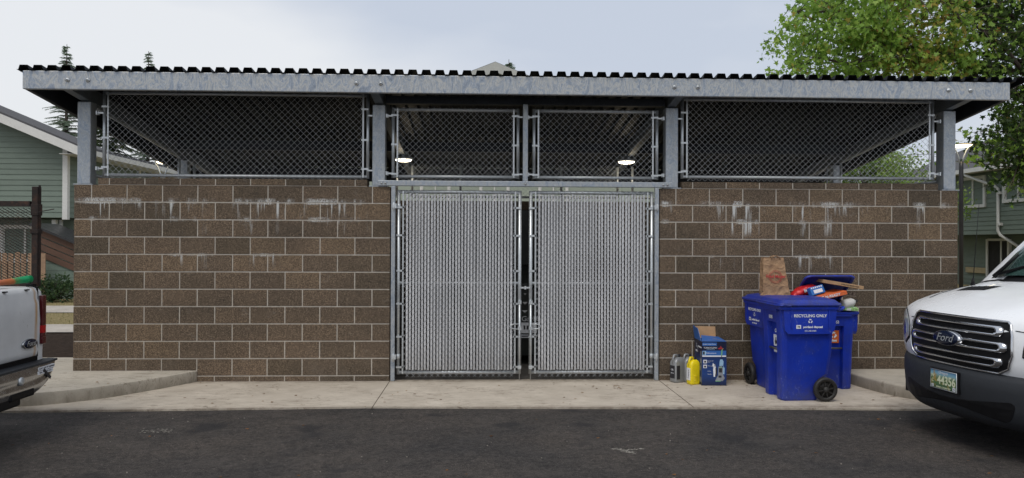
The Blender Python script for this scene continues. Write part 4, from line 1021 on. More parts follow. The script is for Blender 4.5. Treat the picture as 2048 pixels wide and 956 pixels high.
# emblem
m = MB(); cz_ = .872
OV = [(.155 * cos(2 * pi * k / 32), cz_ + .062 * sin(2 * pi * k / 32)) for k in range(32)]
def ring_at(kx, off): return [front_pt(y * kx, cz_ + (z - cz_) * kx, off) for y, z in OV]
m.loft([ring_at(1, .0), ring_at(1, .05), ring_at(.97, .056), ring_at(.92, .058)], cap=(False, False), smooth=True); em = m.build('emblem', 'chrome', VAN)
m = MB(); m.loft([ring_at(.92, .056), ring_at(.90, .061), ring_at(.5, .065), ring_at(.02, .066)], cap=(False, True), smooth=True); m.build('emblem_field', 'blue_oval', em)
x0_ = front_pt(0, cz_, .0685)[0]
text_mesh('Ford', .088, 'galv_tube', em, (x0_, 0, cz_ + .002), (0, -1, 0), (0, 0, 1), shear=.35, squash=1.12)
# licence plate
pl_y, pl_z = 0.0, .525
a = NM('plate_field', .5); zz = a.xyz()[2]
c = a.ramp(a.math('DIVIDE', a.math('SUBTRACT', zz, .449), .152), [(0, (.03, .06, .03)), (.30, (.07, .16, .06)), (.52, (.10, .17, .05)), (.66, (.20, .30, .22)), (.78, (.22, .42, .52)), (1, (.10, .28, .50))])
c = a.mix(a.ramp(a.noise(22, 3), [(.52, 0.0), (.66, .8)]), c, (.42, .27, .07)); a.color(c); MAT['plate'] = a.m
PX = bp(0, pl_z, .012)[0]
m = MB(); m.box(PX - .004, PX, -.152, .152, .449, .601); pt = m.build('licence_plate', 'plate', VAN, bevel=.001, seg=1)
m = MB(); m.box(PX, PX + .02, -.165, .165, .435, .612); m.build('plate_holder', 'black_plastic', VAN)
fr = [(-.152, .449), (.152, .449), (.152, .601), (-.152, .601)]
m = MB(); m.tube([(PX - .005, y, z) for y, z in fr] + [(PX - .005, -.152, .449)], .0035, 6, cap=False); m.build('plate_frame', 'galv_tube', pt)
MAT['plate_print'] = simple('pale_plate_print', (.66, .70, .50), .5, 0, .05, 30)
tx = PX - .006
text_mesh('44356', .098, 'plate_print', pt, (tx, -.035, .520), (0, -1, 0), (0, 0, 1), squash=.86, bold=.002)
text_mesh('Oregon', .034, 'print_white', pt, (tx, 0, .583), (0, -1, 0), (0, 0, 1)); text_mesh('WINE COUNTRY', .022, 'plate_print', pt, (tx, 0, .462), (0, -1, 0), (0, 0, 1))
for i, ch in enumerate('WC'): text_mesh(ch, .040, 'plate_print', pt, (tx, .125, .548 - .038 * i), (0, -1, 0), (0, 0, 1))
m = MB(); m.box(tx - .001, tx, .112, .138, .456, .480); m.box(tx - .001, tx, -.140, -.108, .456, .484); m.build('plate_tag', 'print_white', pt)
text_mesh('12', .02, 'print_dark', pt, (tx - .002, .125, .468), (0, -1, 0), (0, 0, 1)); text_mesh('15', .02, 'print_dark', pt, (tx - .002, -.124, .470), (0, -1, 0), (0, 0, 1))
# headlights
for s_ in (-1, 1):
    HL = subdiv([(s_ * y, z) for y, z in ((.635, .80), (.74, .735), (.88, .775), (.94, .88), (.955, 1.0), (.93, 1.045), (.84, 1.03), (.72, .985), (.645, .91))]); HL = HL if s_ > 0 else HL[::-1]
    hb = patch(HL, front_pt, .004, 'black_plastic', 'headlight', smooth=False)
    i2 = [(s_ * .80 + (y - s_ * .80) * .9, .91 + (z - .91) * .9) for y, z in HL]
    patch(i2, front_pt, .010, 'lens', 'headlight_lens', hb)
    m = MB()
    i3 = [(s_ * .80 + (y - s_ * .80) * .45, .88 + (z - .91) * .45) for y, z in HL]
    patch(i3, front_pt, .012, 'chrome', 'reflector', hb)
# hood vents, bonnet seam, wipers, cowl, windscreen
def hood_patch(corners, mat, name, off=.004):
    mm = MB(); A, B, Cc, D = corners; g = []
    for i in range(7):
        t = i / 6; l = [(A[k] * (1 - t) + D[k] * t) for k in (0, 1)]; r = [(B[k] * (1 - t) + Cc[k] * t) for k in (0, 1)]
        g.append([hood_pt(l[0] * (1 - s_) + r[0] * s_, l[1] * (1 - s_) + r[1] * s_, off) for s_ in [j / 6 for j in range(7)]])
    mm.loft(g, closed=False, smooth=True); return mm.build(name, mat, VAN)
for s_ in (-1, 1):
    cs = [(.60, s_ * .30), (.60, s_ * .64), (.74, s_ * .66), (.74, s_ * .26)]; cs = cs if s_ > 0 else cs[::-1]
    v_ = hood_patch(cs, 'black_plastic', 'bonnet_vent')
    m = MB()
    for k in range(4): y_ = s_ * (.33 + .085 * k); m.tube([hood_pt(.615, y_, .007), hood_pt(.725, y_, .007)], .003, 4)
    m.build('vent_rib', 'grey_plastic', v_)
for s_ in (-1, 1):
    m = MB(); m.tube([front_pt(s_ * y, z, .0015) for y, z in ((.57, .99), (.60, .988), (.64, .985))], .0035, 5); m.build('bonnet_seam', 'black_plastic', VAN)
    m = MB(); m.tube([hood_pt(x, s_ * (.70 + .22 * (x - .2)), .0015) for x in (.42, .5, .6, .7, .8, .9)], .0035, 5); m.build('bonnet_seam', 'black_plastic', VAN)
m = MB(); g = []
for i in range(9):
    t = i / 8; x = 1.0 + .75 * t; z = 1.355 + .66 * t + .03 * sin(pi * t); w = .80 - .07 * t
    g.append([(x + .10 * abs(v) ** 2.5 - .012, w * v, z + .012 - .05 * abs(v) ** 4) for v in [-1 + j / 6 for j in range(13)]])
m.loft(g, closed=False, smooth=True); m.build('windscreen', 'windscreen', VAN)
m = MB(); g = []
for x, z in ((.93, 1.322), (.985, 1.345), (1.02, 1.375)): g.append([(x + .10 * abs(v) ** 2.5, .82 * v, z - .065 * abs(v) ** 2.5) for v in [-1 + j / 6 for j in range(13)]])
m.loft(g, closed=False, smooth=True); m.build('cowl', 'black_plastic', VAN)
for (y0, y1) in ((.62, .05), (-.10, -.66)):
    m = MB(); m.tube([(1.02, y0, 1.365), (1.06, (y0 * .6 + y1 * .4), 1.44), (1.09, y1 * .8 + y0 * .2, 1.47)], [.014, .010, .008], 6); m.tube([(1.04, y0 - .05, 1.395), (1.12, y1, 1.49)], .008, 6); m.build('wiper', 'black_plastic', VAN)
m = MB(); m.tube([(1.0, .66, 1.34), (1.10, .55, 1.50), (1.14, .53, 1.545)], [.02, .013, .01], 6)
m.build('wiper', 'black_plastic', VAN)
m = MB(); m.tube([(.90, .80, 1.25), (.905, .80, 1.32)], [.022, .008], 8); m.tube([(.905, .80, 1.30), (.93, .80, 1.62), (.965, .80, 2.02)], [.0035, .0028, .002], 6); m.build('antenna', 'black_plastic', VAN)
m = MB(); m.hexa([(1.32, -1.22, 1.32), (1.45, -1.22, 1.32), (1.45, -1.0, 1.34), (1.32, -1.0, 1.34), (1.32, -1.22, 1.62), (1.45, -1.22, 1.62), (1.45, -1.0, 1.60), (1.32, -1.0, 1.60)])
m.build('door_mirror', 'black_plastic', VAN, bevel=.03); m = MB(); m.hexa([(1.42, .98, 1.28), (1.52, .98, 1.28), (1.52, 1.10, 1.30), (1.42, 1.10, 1.30), (1.42, .98, 1.46), (1.52, .98, 1.46), (1.52, 1.10, 1.45), (1.42, 1.10, 1.45)]); m.build('door_mirror', 'black_plastic', VAN, bevel=.03)

# ================================================================== pickup truck
a = NM('worn_white_paint', .32, spec=.5)
c = a.ramp(a.noise(2.5, 5, .6), [(.3, (.52, .535, .55)), (.7, (.64, .65, .66))])
c = a.mix(a.ramp(a.noise(20, 4, .8, (1, 1, .35)), [(.66, 0.0), (.72, .8)]), c, (.13, .12, .11))
yy = a.xyz()[1]; zc_ = a.xyz()[2]
st_ = a.math('SUBTRACT', 1.0, a.math('DIVIDE', a.math('ABSOLUTE', a.math('SUBTRACT', yy, .832)), .030), True)
c = a.mix(a.math('MULTIPLY', st_, a.ramp(a.noise(14, 4, .8, (1, 2, .25)), [(.28, .15), (.6, .95)])), c, (.42, .22, .06))
a.color(c); MAT['truck_paint'] = a.m
a = NM('rusty_steel', .85, .2); a.color(a.ramp(a.noise(16, 6, .75), [(.3, (.012, .010, .010)), (.5, (.026, .017, .014)), (.68, (.075, .034, .020)), (.8, (.14, .07, .04))])); a.bump(a.noise(60, 4), .6, .004); MAT['rust'] = a.m
MAT['tail_red'] = simple('dark_red_lens', (.075, .004, .006), .15, 0, .1, 20, spec=.8); MAT['tail_bright'] = simple('bright_red_lens', (.42, .008, .01), .15, 0, .1, 20)
MAT['worn_chrome'] = simple('worn_chrome', (.40, .41, .42), .22, .95, .2, 14)
TRK = thing('pickup_truck', 'white pickup with rust-streaked tailgate, chrome bumper and rusty steel rack, at the left edge', 'pickup truck', (.90, -3.20, 0), 0)
# bed: rear corner posts, side walls, floor
m = MB()
for s_ in (-1, 1):
    R_ = lambda x, y, z: (x, s_ * y, z)
    prof_ = [(-.0, .60), (.0, .66), (.008, .95), (-.012, 1.19), (-.035, 1.225), (-.10, 1.235)]
    # corner column swept round from the rear face to the side
    cols = []
    for k in range(7):
        t = RAD(90 * k / 6)
        cols.append([(x - .055 + .055 * cos(t), s_ * (.955 + .050 * sin(t) - (.0 if z > .7 else .01) - max(0, (z - 1.1)) * .15), z) for x, z in prof_])
    cols = [[(x, s_ * .885, z) for x, z in prof_]] + cols + [[(-1.2, s_ * (1.008 - max(0, (z - 1.1)) * .15), z) for x, z in prof_], [(-2.5, s_ * (1.008 - max(0, (z - 1.1)) * .15), z) for x, z in prof_]]
    m.loft(cols if s_ > 0 else cols[::-1], closed=False, smooth=True)
    m.box(-2.45, -.06, min(s_ * .86, s_ * .99), max(s_ * .86, s_ * .99), 1.225, 1.238)
m.box(-2.45, -.04, -.86, .86, .70, .74); m.box(-2.5, -2.42, -.98, .98, .7, 1.23)
bd_ = m.build('bed', 'truck_paint', TRK)
# cab
m = MB(); m.prism([(-2.55, .55), (-5.3, .55), (-5.35, 1.0), (-5.2, 1.15), (-4.1, 1.22), (-3.85, 1.75), (-3.6, 1.85), (-2.8, 1.87), (-2.58, 1.78), (-2.52, 1.25)], 1, -.98, .98); m.build('cab', 'truck_paint', TRK, bevel=.05, seg=3)
for s_ in (-1, 1): m = MB(); m.prism([(-2.68, 1.3), (-3.95, 1.28), (-3.78, 1.72), (-2.74, 1.74)], 1, min(s_ * .975, s_ * .985), max(s_ * .975, s_ * .985)); m.build('cab_window', 'windscreen', TRK)
for s_ in (-1, 1):
    for xw in (-1.05, -4.5):
        m = MB(); m.lathe([(0, -.11), (.2, -.11), (.35, -.115), (.375, -.09), (.375, .09), (.35, .115), (0, .11)], 24, 'y', (xw, s_ * .85, .375)); wv = m.build('wheel', 'black_plastic', TRK)
        m = MB(); m.lathe([(0, -.02), (.2, -.02), (.21, 0), (.2, .02), (0, .02)], 18, 'y', (xw, s_ * .965, .375)); m.build('rim', 'galv_tube', wv)
# tailgate: pressed panel
m = MB(); g = []
for z, x in ((.645, -.006), (.66, .004), (.70, .010), (.74, .004), (.80, .012), (1.0, .018), (1.10, .016), (1.14, .004), (1.19, .002), (1.225, -.012), (1.238, -.035), (1.240, -.06)):
    g.append([(x, y, z) for y in [-.872 + 1.744 * j / 20 for j in range(21)]])
m.loft(g, closed=False, smooth=True); m.box(-.055, -.01, -.872, .872, .65, 1.22)
tg = m.build('tailgate', 'truck_paint', TRK)
m = MB(); m.box(-.02, .004, .873, .883, .64, 1.24); m.box(-.02, .006, -.88, .88, .636, .646); m.box(-.02, -.004, -.95, .95, .595, .635)
m.build('tailgate_gap', 'black_plastic', TRK)
m = MB(); m.box(-.01, .012, .70, .74, 1.216, 1.226); m.box(-.01, .012, .40, .44, 1.216, 1.226); m.box(-.1, -.04, .88, .93, 1.235, 1.262); m.build('tailgate_latch', 'black_plastic', TRK)
m = MB(); OV = [(.105 * cos(2 * pi * k / 32), .042 * sin(2 * pi * k / 32)) for k in range(32)]
def rg(k, x): return [(x, .735 + y * k, .765 + z * k) for y, z in OV]
m.loft([rg(1, .0), rg(1, .020), rg(.95, .026), rg(.88, .026)], cap=(False, False), smooth=True); em = m.build('emblem', 'worn_chrome', tg)
m = MB(); m.loft([rg(.88, .024), rg(.86, .028), rg(.02, .030)], cap=(False, True), smooth=True); m.build('emblem_field', 'blue_oval', em)
text_mesh('Ford', .058, 'galv_tube', em, (.0325, .735, .767), (0, 1, 0), (0, 0, 1), shear=.35, squash=1.15)
for s_ in (-1, 1):       # tail lights wrapping the corners
    m = MB()
    for (z0, z1, mi) in ((.74, .80, 2), (.80, .835, 0), (.835, .90, 1), (.90, 1.16, 0)):
        m.cur = 1 if mi == 1 else 0
        ring = []
        for z in (z0, z1):
            q = 1 - .35 * ((z - .95) / .22) ** 2 if False else 1
            ring.append([(.008 - .003, s_ * .905, z), (.030, s_ * .91, z), (.030, s_ * .955, z), (.010, s_ * .995, z), (-.03, s_ * 1.022, z), (-.10, s_ * 1.018, z), (-.10, s_ * .98, z)])
        m.loft(ring if s_ > 0 else [r[::-1] for r in ring], closed=True)
    m.build('tail_light', ['tail_red', 'tail_bright'], TRK, bevel=.004, seg=2)
# bumper
m = MB(); g = []
BO = [(.06, .600), (.115, .592), (.128, .575), (.132, .50), (.120, .47), (.128, .455), (.120, .38), (.10, .355), (.06, .35)]
for j in range(41):
    y = -1.03 + 2.06 * j / 40; e = max(0, abs(y) - .55) / .48; g.append([(x * (1 - .10 * e ** 3) - .05 * e ** 4, y, .60 + (z - .60) * (1 - .82 * e ** 2.2)) for x, z in BO])
m.loft(g, closed=False, smooth=True); bu = m.build('bumper', 'worn_chrome', TRK, solid=.006)
m = MB(); m.prism([(-.07, -1.01), (.105, -1.01), (.125, -.85), (.125, .85), (.105, 1.01), (-.07, 1.01)], 2, .585, .604); m.build('step_pad', 'grey_plastic', TRK, bevel=.006)
m = MB(); m.box(-.3, .12, -.45, .45, .30, .45); m.box(.0, .13, -.12, .12, .30, .38); m.box(.06, .135, .28, .62, .352, .42); m.build('tow_hitch', 'black_plastic', TRK, bevel=.02)
m = MB(); m.lathe([(0, .125), (.035, .125), (.035, .14), (.022, .146), (0, .146)], 16, 'x', (0, .42, .50)); m.build('bumper_bolt', 'galv_tube', TRK)
m = MB(); m.box(.118, .1345, .665, .905, .545, .572); m.box(.112, .1345, .65, .88, .512, .540); sk = m.build('bumper_sticker', 'print_white', TRK)
text_mesh('DON\'T LIKE MY DRIVING?', .020, 'print_dark', sk, (.1355, .785, .5585), (0, 1, 0), (0, 0, 1)); text_mesh('DIAL 1-800-555-5555', .020, 'print_dark', sk, (.1355, .765, .5265), (0, 1, 0), (0, 0, 1))
m = MB(); m.T = Matrix.Translation((.131, .79, .502)) @ Matrix.Rotation(RAD(-38), 4, 'X'); m.box(0, .0055, -.07, .07, -.013, .013); m.T = None; m.build('dark_sticker', 'print_dark', sk)
m = MB(); m.box(-2.4, -.10, -.5, .5, .35, .60); m.build('chassis', 'black_plastic', TRK)
# rusty rack with expanded-metal sides
RK = thing('steel_rack', 'rusty steel rack with expanded metal side standing in the pickup bed', 'rack', (.84, -2.24, 1.238), 0)
m = MB(); m.box(-.026, .026, -.030, .030, 0, .872); m.box(-.034, .034, -.038, .038, .46, .50); m.box(-.032, .032, -.036, .036, .62, .72); m.build('corner_post', 'rust', RK, bevel=.004)
m = MB()
m.box(.022, .030, -.012, .012, .01, .885)
m.tube([(.02, -.05, .64), (.10, -.09, .655), (.19, -.07, .675)], .004, 5); m.build('post_channel', 'rust', RK)
m = MB(); m.box(-2.3, -.046, -.025, .025, .70, .745); m.box(-2.3, -.046, -.02, .02, .0, .035); m.box(-2.34, -2.30, -.03, .03, 0, .87); m.box(-1.2, -1.165, -.02, .02, .035, .70); m.build('rack_rail', 'rust', RK)
m = MB(); px_, pz_ = .044, .0125
nx = int(2.2 / px_)
for i in range(int(2.25 / px_)):
    for j in range(int(.66 / pz_)):
        x = -.05 - (i + 1) * px_ + (px_ / 2 if j % 2 else 0); z = .036 + j * pz_
        if x > -.05: continue
        for (ax, az, bx_, bz) in ((x - px_ / 2, z, x, z + pz_ / 2 + .0), (x, z + pz_ / 2, x + px_ / 2, z)):
            pass
        # one strand pair per cell
        m.add([(x - px_ / 2, -.003, z - .002), (x, -.003, z + pz_ - .002), (x, .003, z + pz_ + .002), (x - px_ / 2, .003, z + .002)], [(0, 1, 2, 3)])
        m.add([(x, -.003, z + pz_ - .003), (x + px_ / 2, -.003, z - .002), (x + px_ / 2, .003, z + .002), (x, .003, z + pz_ + .002)], [(0, 1, 2, 3)])
tag(m.build('expanded_mesh', 'rust', RK, solid=.0012))
for s_ in (.0,):
    m = MB(); 
    for yy in (-1.92,): m.box(-.045, .045, yy - .045, yy + .045, 0, .87); m.box(-2.3, -.046, yy - .025, yy + .025, .70, .745)
    m.build('corner_post', 'rust', RK, bevel=.004)
TB = thing('plastic_tube', 'green and orange plastic cone lying across the top of the pickup tailgate', 'traffic cone', (.86, -2.34, 1.262), 0)
m = MB(); m.T = Matrix.Rotation(RAD(90), 4, 'Z') @ Matrix.Rotation(RAD(-90), 4, 'Y')
d0 = Vector((-.01, .0, .045)); d1 = Vector((-.20, -.70, .0)); N_ = 12; pts = []; 
m.T = None
def lerp(t): return d0 + (d1 - d0) * t
a = NM('cone_plastic', .5); v = a.xyz()[1]
c = a.ramp(a.math('ADD', a.math('MULTIPLY', v, -2.6), a.math('MULTIPLY', a.noise(20, 4, .7), .30)), [(.42, (.0, .26, .09)), (.56, (.05, .22, .07)), (.66, (.40, .12, .03)), (1, (.42, .12, .05))]); a.color(c); MAT['cone'] = a.m
m.tube([lerp(t) for t in (0, .08, .09, .3, .6, 1)], [.032, .031, .029, .025, .020, .012], 16); m.build('tube_body', 'cone', TB)
# ================================================================== background
def lap_wall(m, p0, p1, z0, z1, nrm, lap=.165, mat=0, zfun=None):
    """horizontal lap siding between plan points p0 and p1; each board leans out at its foot"""
    p0 = Vector((p0[0], p0[1], 0)); p1 = Vector((p1[0], p1[1], 0)); n = Vector(nrm); z = z0
    while z < z1 - .01:
        zt = min(z + lap, z1); q0, q1 = p0, p1
        if zfun:
            r = zfun(z + .02)
            if r is None: break
            q0, q1 = Vector(r[0]), Vector(r[1])
        a_ = q0 + n * .022; b_ = q1 + n * .022; c0 = q0 + n * .004; c1 = q1 + n * .004
        if zfun:
            r2 = zfun(min(zt, z1)); c0 = Vector(r2[0]) + n * .004; c1 = Vector(r2[1]) + n * .004
        i0, i1 = q0 - n * .01, q1 - n * .01
        m.add([(a_.x, a_.y, z), (b_.x, b_.y, z), (c1.x, c1.y, zt), (c0.x, c0.y, zt), (i0.x, i0.y, z), (i1.x, i1.y, z), (c1.x - n.x * .014, c1.y - n.y * .014, zt), (c0.x - n.x * .014, c0.y - n.y * .014, zt)], [(0, 1, 2, 3), (4, 5, 1, 0)], mat=mat)
        z = zt
def window(parent, c, right, w, h, nrm, split=True, name='window', sill=True, curtain=True):
    """white framed sliding window centred at c"""
    R_ = Vector(right).normalized(); n = Vector(nrm).normalized(); c = Vector(c); U = Vector((0, 0, 1))
    M0 = Matrix((R_, n, U)).transposed().to_4x4(); M0.translation = c
    m = MB(); m.T = M0; f = .12
    m.box(-w / 2 - f, w / 2 + f, -.02, .05, h / 2, h / 2 + f); m.box(-w / 2 - f, w / 2 + f, -.02, .06, -h / 2 - f, -h / 2); m.box(-w / 2 - f, -w / 2, -.02, .05, -h / 2, h / 2); m.box(w / 2, w / 2 + f, -.02, .05, -h / 2, h / 2)
    if split: m.box(-.03, .03, -.03, .03, -h / 2, h / 2); m.box(-w / 2, -w / 2 + .04, -.03, .02, -h / 2, h / 2); m.box(w / 2 - .04, w / 2, -.03, .02, -h / 2, h / 2)
    fo = m.build(name, 'white_trim', parent)
    m = MB(); m.T = M0; m.box(-w / 2, w / 2, -.05, -.035, -h / 2, h / 2); m.build('pane', 'pane', fo)
    if curtain: m = MB(); m.T = M0; m.box(w * .08, w / 2 - .06, -.036, -.031, -h / 2, h / 2); m.box(-w / 2 + .05, -w / 2 + .18, -.036, -.031, -h / 2, h / 2); m.build('blind', simple('green_grey_blind', (.12, .15, .135), .6) if 'gblind' not in MAT else MAT['gblind'], fo)
    return fo
MAT['gblind'] = simple('green_grey_blind', (.11, .14, .125), .6, 0, .15, 5)
# ---- left green house, long side running away from the camera
HL_ = thing('green_house', 'two-storey green lap-sided house with white gable trim behind the pickup at the left', 'house', (-12.9, 15, 0))
ox, oy = -12.9, 15.0
cx1 = -7.99 - ox          # right corner, local
y0 = 0.0; rise = .42; ev = 4.40
def gz(xl): return 0
m = MB()
ridge_x = cx1 - 6.0
def gable(z):
    top = ev + .33 + (cx1 + .0 - 0) * 0
    # wall width at height z under the rake
    lim = ev + .25
    if z <= lim: return ((ridge_x - 6.0, 0, 0), (cx1, 0, 0))
    d = (z - lim) / rise
    if d > 5.95: return None
    return ((ridge_x - 6.0 + d, 0, 0), (cx1 - d, 0, 0))
m.box(ridge_x - 6, cx1, .02, 22, 2.36, ev + .2, mat=0)
lap_wall(m, (ridge_x - 6, 0), (cx1, 0), 2.36, 7.0, (0, -1, 0), .165, 0, gable)
lap_wall(m, (cx1, .1), (cx1, 22), 2.36, ev + .2, (1, 0, 0), .165, 0)
m.add([(ridge_x - 6, .02, 2.36), (cx1, .02, 2.36), (cx1, .02, ev + .25), (ridge_x, .02, ev + .25 + 6 * rise), (ridge_x - 6, .02, ev + .25)], [(0, 1, 2, 3, 4)])
m.build('siding_wall', 'siding', HL_)
m = MB()   # recessed ground floor
lap_wall(m, (ridge_x - 6, .9), (cx1 - .25, .9), 0, 2.34, (0, -1, 0), .165); lap_wall(m, (cx1 - .25, .9), (cx1 - .25, 22), 0, 2.34, (1, 0, 0), .165); m.box(ridge_x - 6, cx1 - .25, .92, 22, -.05, 2.34)
m.build('lower_wall', 'siding', HL_)
m = MB(); m.box(cx1 - .12, cx1 + .03, -.045, .10, 2.30, ev + .30); m.box(cx1 - .02, cx1 + .035, 4.9, 5.05, 2.36, ev + .2); m.build('corner_trim', 'white_trim', HL_)
# roof: short front gable, then a long shallow wing behind
m = MB(); ro = .62; RD = 1.7
for s_ in (-1, 1):
    ex = ridge_x + s_ * (6.0 + ro); ez = ev + .27 - ro * rise
    p = [(ridge_x, -.55, ev + .30 + 6 * rise), (ex, -.55, ez + .03), (ex, RD, ez + .03), (ridge_x, RD, ev + .30 + 6 * rise)]
    q = [(a_, b_2, c_2 + .10) for a_, b_2, c_2 in p]
    m.add(p + q, [(4, 5, 6, 7), (0, 3, 2, 1), (0, 1, 5, 4), (1, 2, 6, 5), (2, 3, 7, 6), (3, 0, 4, 7)])
ex = cx1 + ro; ez = ev + .27 - ro * rise
m.hexa([(ex - 5.5, RD, ez + .02 + 5.5 * .235), (ex, RD, ez + .03), (ex, 22.4, ez + .03), (ex - 5.5, 22.4, ez + .02 + 5.5 * .235), (ex - 5.5, RD, ez + .12 + 5.5 * .235), (ex, RD, ez + .13), (ex, 22.4, ez + .13), (ex - 5.5, 22.4, ez + .12 + 5.5 * .235)])
m.build('roof', 'shingle', HL_)
m = MB()
for s_ in (-1, 1):
    ex = ridge_x + s_ * (6.0 + ro); ez = ev + .27 - ro * rise; zr = ev + .30 + 6 * rise
    m.hexa([(ridge_x, -.60, zr - .22), (ex, -.60, ez - .19), (ex, -.555, ez - .19), (ridge_x, -.555, zr - .22), (ridge_x, -.60, zr + .04), (ex, -.60, ez + .07), (ex, -.555, ez + .07), (ridge_x, -.555, zr + .04)])
    m.box(min(ex, ex + s_ * .11), max(ex, ex + s_ * .11), -.5, 22.4, ez - .13, ez + .03); m.box(min(ex, ex - s_ * .6), max(ex, ex - s_ * .6), -.5, 22.4, ez - .15, ez - .135)
m.build('fascia_board', 'white_trim', HL_)
m = MB(); m.tube([(cx1 - .45, .5, 2.3), (cx1 - .45, .5, 1.0), (cx1 - .45, .5, 0)], .06, 8); m.box(cx1 - .62, cx1 - .50, .30, .42, 0, 2.30); m.build('porch_post', 'white_trim', HL_)
window(HL_, (cx1 - 1.75, .88, 1.55), (1, 0, 0), 1.35, .95, (0, -1, 0), True, 'window')
window(HL_, (cx1 + .0 + .02, 8.3, 3.5), (0, 1, 0), 1.3, 1.1, (1, 0, 0)); window(HL_, (cx1 + .02, 13.3, 3.5), (0, 1, 0), 1.3, 1.1, (1, 0, 0))
m = MB(); m.box(cx1, cx1 + .03, 6.0, 10.5, 2.4, ev + .05); m.box(cx1 + .001, cx1 + .031, 15, 19, 2.4, ev + .05); m.build('tan_wall_bay', 'siding_tan', HL_)
# ---- small lean-to with brown slats beside it
LT = thing('slatted_stair_cover', 'brown slatted stair cover with black sloping top on a green block base', 'shed', (-7.55, 13.2, 0))
m = MB(); m.box(-.42, 1.6, .1, .3, 0, 1.18)
for k in range(7): m.box(-.42, 1.6, .097, .1, k * .2 + .19, k * .2 + .195, mat=1)
m.build('block_base', ['green_block', 'dark_opening'], LT)
m = MB()
for k in range(4):
    z_ = 2.02 - .20 * k; sl = .42
    m.hexa([(-.42, .06, z_ - .17), (1.6, .06, z_ - .17 - 2.02 * sl), (1.6, .09, z_ - .17 - 2.02 * sl), (-.42, .09, z_ - .17), (-.42, .06, z_), (1.6, .06, z_ - 2.02 * sl), (1.6, .09, z_ - 2.02 * sl), (-.42, .09, z_)])
m.build('slat', 'brown_wood', LT)
m = MB(); m.hexa([(-.48, -.1, 2.08), (1.7, -.1, 2.08 - 2.18 * .42), (1.7, 1.4, 2.08 - 2.18 * .42), (-.48, 1.4, 2.08), (-.48, -.1, 2.15), (1.7, -.1, 2.15 - 2.18 * .42), (1.7, 1.4, 2.15 - 2.18 * .42), (-.48, 1.4, 2.15)]); m.build('top_cover', 'black_steel', LT)
m = MB(); m.hexa([(-.42, .12, .5), (1.6, .12, .4), (1.6, 1.3, .4), (-.42, 1.3, .5), (-.42, .12, 2.05), (1.6, .12, 1.2), (1.6, 1.3, 1.2), (-.42, 1.3, 2.05)]); m.build('side_wall', 'siding', LT)
# ---- wooden fence
FN = thing('wooden_fence', 'weathered brown picket fence in front of the green house', 'fence', (-12.5, 12.9, 0))
m = MB(); random.seed(11); x = -1.0
while x < 4.9:
    w = .135; h = 1.30 + random.uniform(-.02, .03); m.rr = random.random(); m.hexa([(x, random.uniform(-.006, .006), -.05), (x + w, 0, -.05), (x + w, .022, -.05), (x, .022, -.05), (x, 0, h), (x + w, 0, h), (x + w, .022, h), (x, .022, h)]); x += w + random.choice((.03, .035, .04, .05))
m.rr = None; m.build('picket', 'fence_wood', FN)
m = MB()
for z in (.25, 1.0): m.box(-1, 4.0, .024, .06, z, z + .08)
for q in (-.9, 1.4, 3.9): m.box(q, q + .09, .03, .12, 0, 1.05)
m.build('fence_rail', 'fence_wood', FN)

# ---- leafy things
def leaf_poly(big=True):
    if big: # five-lobed
        return [(0, -.12), (.16, -.08), (.48, -.18), (.30, .08), (.52, .34), (.20, .30), (0, .72), (-.20, .30), (-.52, .34), (-.30, .08), (-.48, -.18), (-.16, -.08)]
    return [(0, -.4), (.22, -.05), (.16, .3), (0, .5), (-.16, .3), (-.22, -.05)]
BIG, SMALL = leaf_poly(), leaf_poly(False)
def leaves(m, centres, size, shape, matf, rnd=None, droop=.5, fold=.15):
    for (p, sp) in centres:
        p = Vector(p); s_ = size * random.uniform(.65, 1.25)
        n = Vector((random.gauss(0, 1), random.gauss(0, 1), random.gauss(0, .8) + .35)).normalized(); u = n.orthogonal().normalized(); q = random.uniform(0, 6.28)
        v = n.cross(u); a_ = u * cos(q) + v * sin(q); b2 = n.cross(a_)
        b2 = (b2 + Vector((0, 0, -droop))).normalized(); a_ = b2.cross(n).normalized() if b2.cross(n).length > .1 else a_
        m.add([p + a_ * (x * s_) + b2 * (y * s_) + n * (abs(x) * fold * s_) for x, y in shape], [tuple(range(len(shape)))], mat=matf(p), r=min(1, max(0, sp)))
def branch(m, pts, r0, r1, n=6): 
    k = len(pts); m.tube(pts, [r0 + (r1 - r0) * i / (k - 1) for i in range(k)], n)
def limb_pts(a_, b2, sag=0, k=6, jit=.08):
    a_ = Vector(a_); b2 = Vector(b2); L_ = (b2 - a_).length; out = []
    for i in range(k + 1):
        t = i / k; p = a_.lerp(b2, t); p.z += sag * 4 * t * (1 - t) * L_
        if 0 < i < k: p += Vector((random.gauss(0, jit), random.gauss(0, jit), random.gauss(0, jit))) * L_ * .12
        out.append(p)
    return out
random.seed(42)
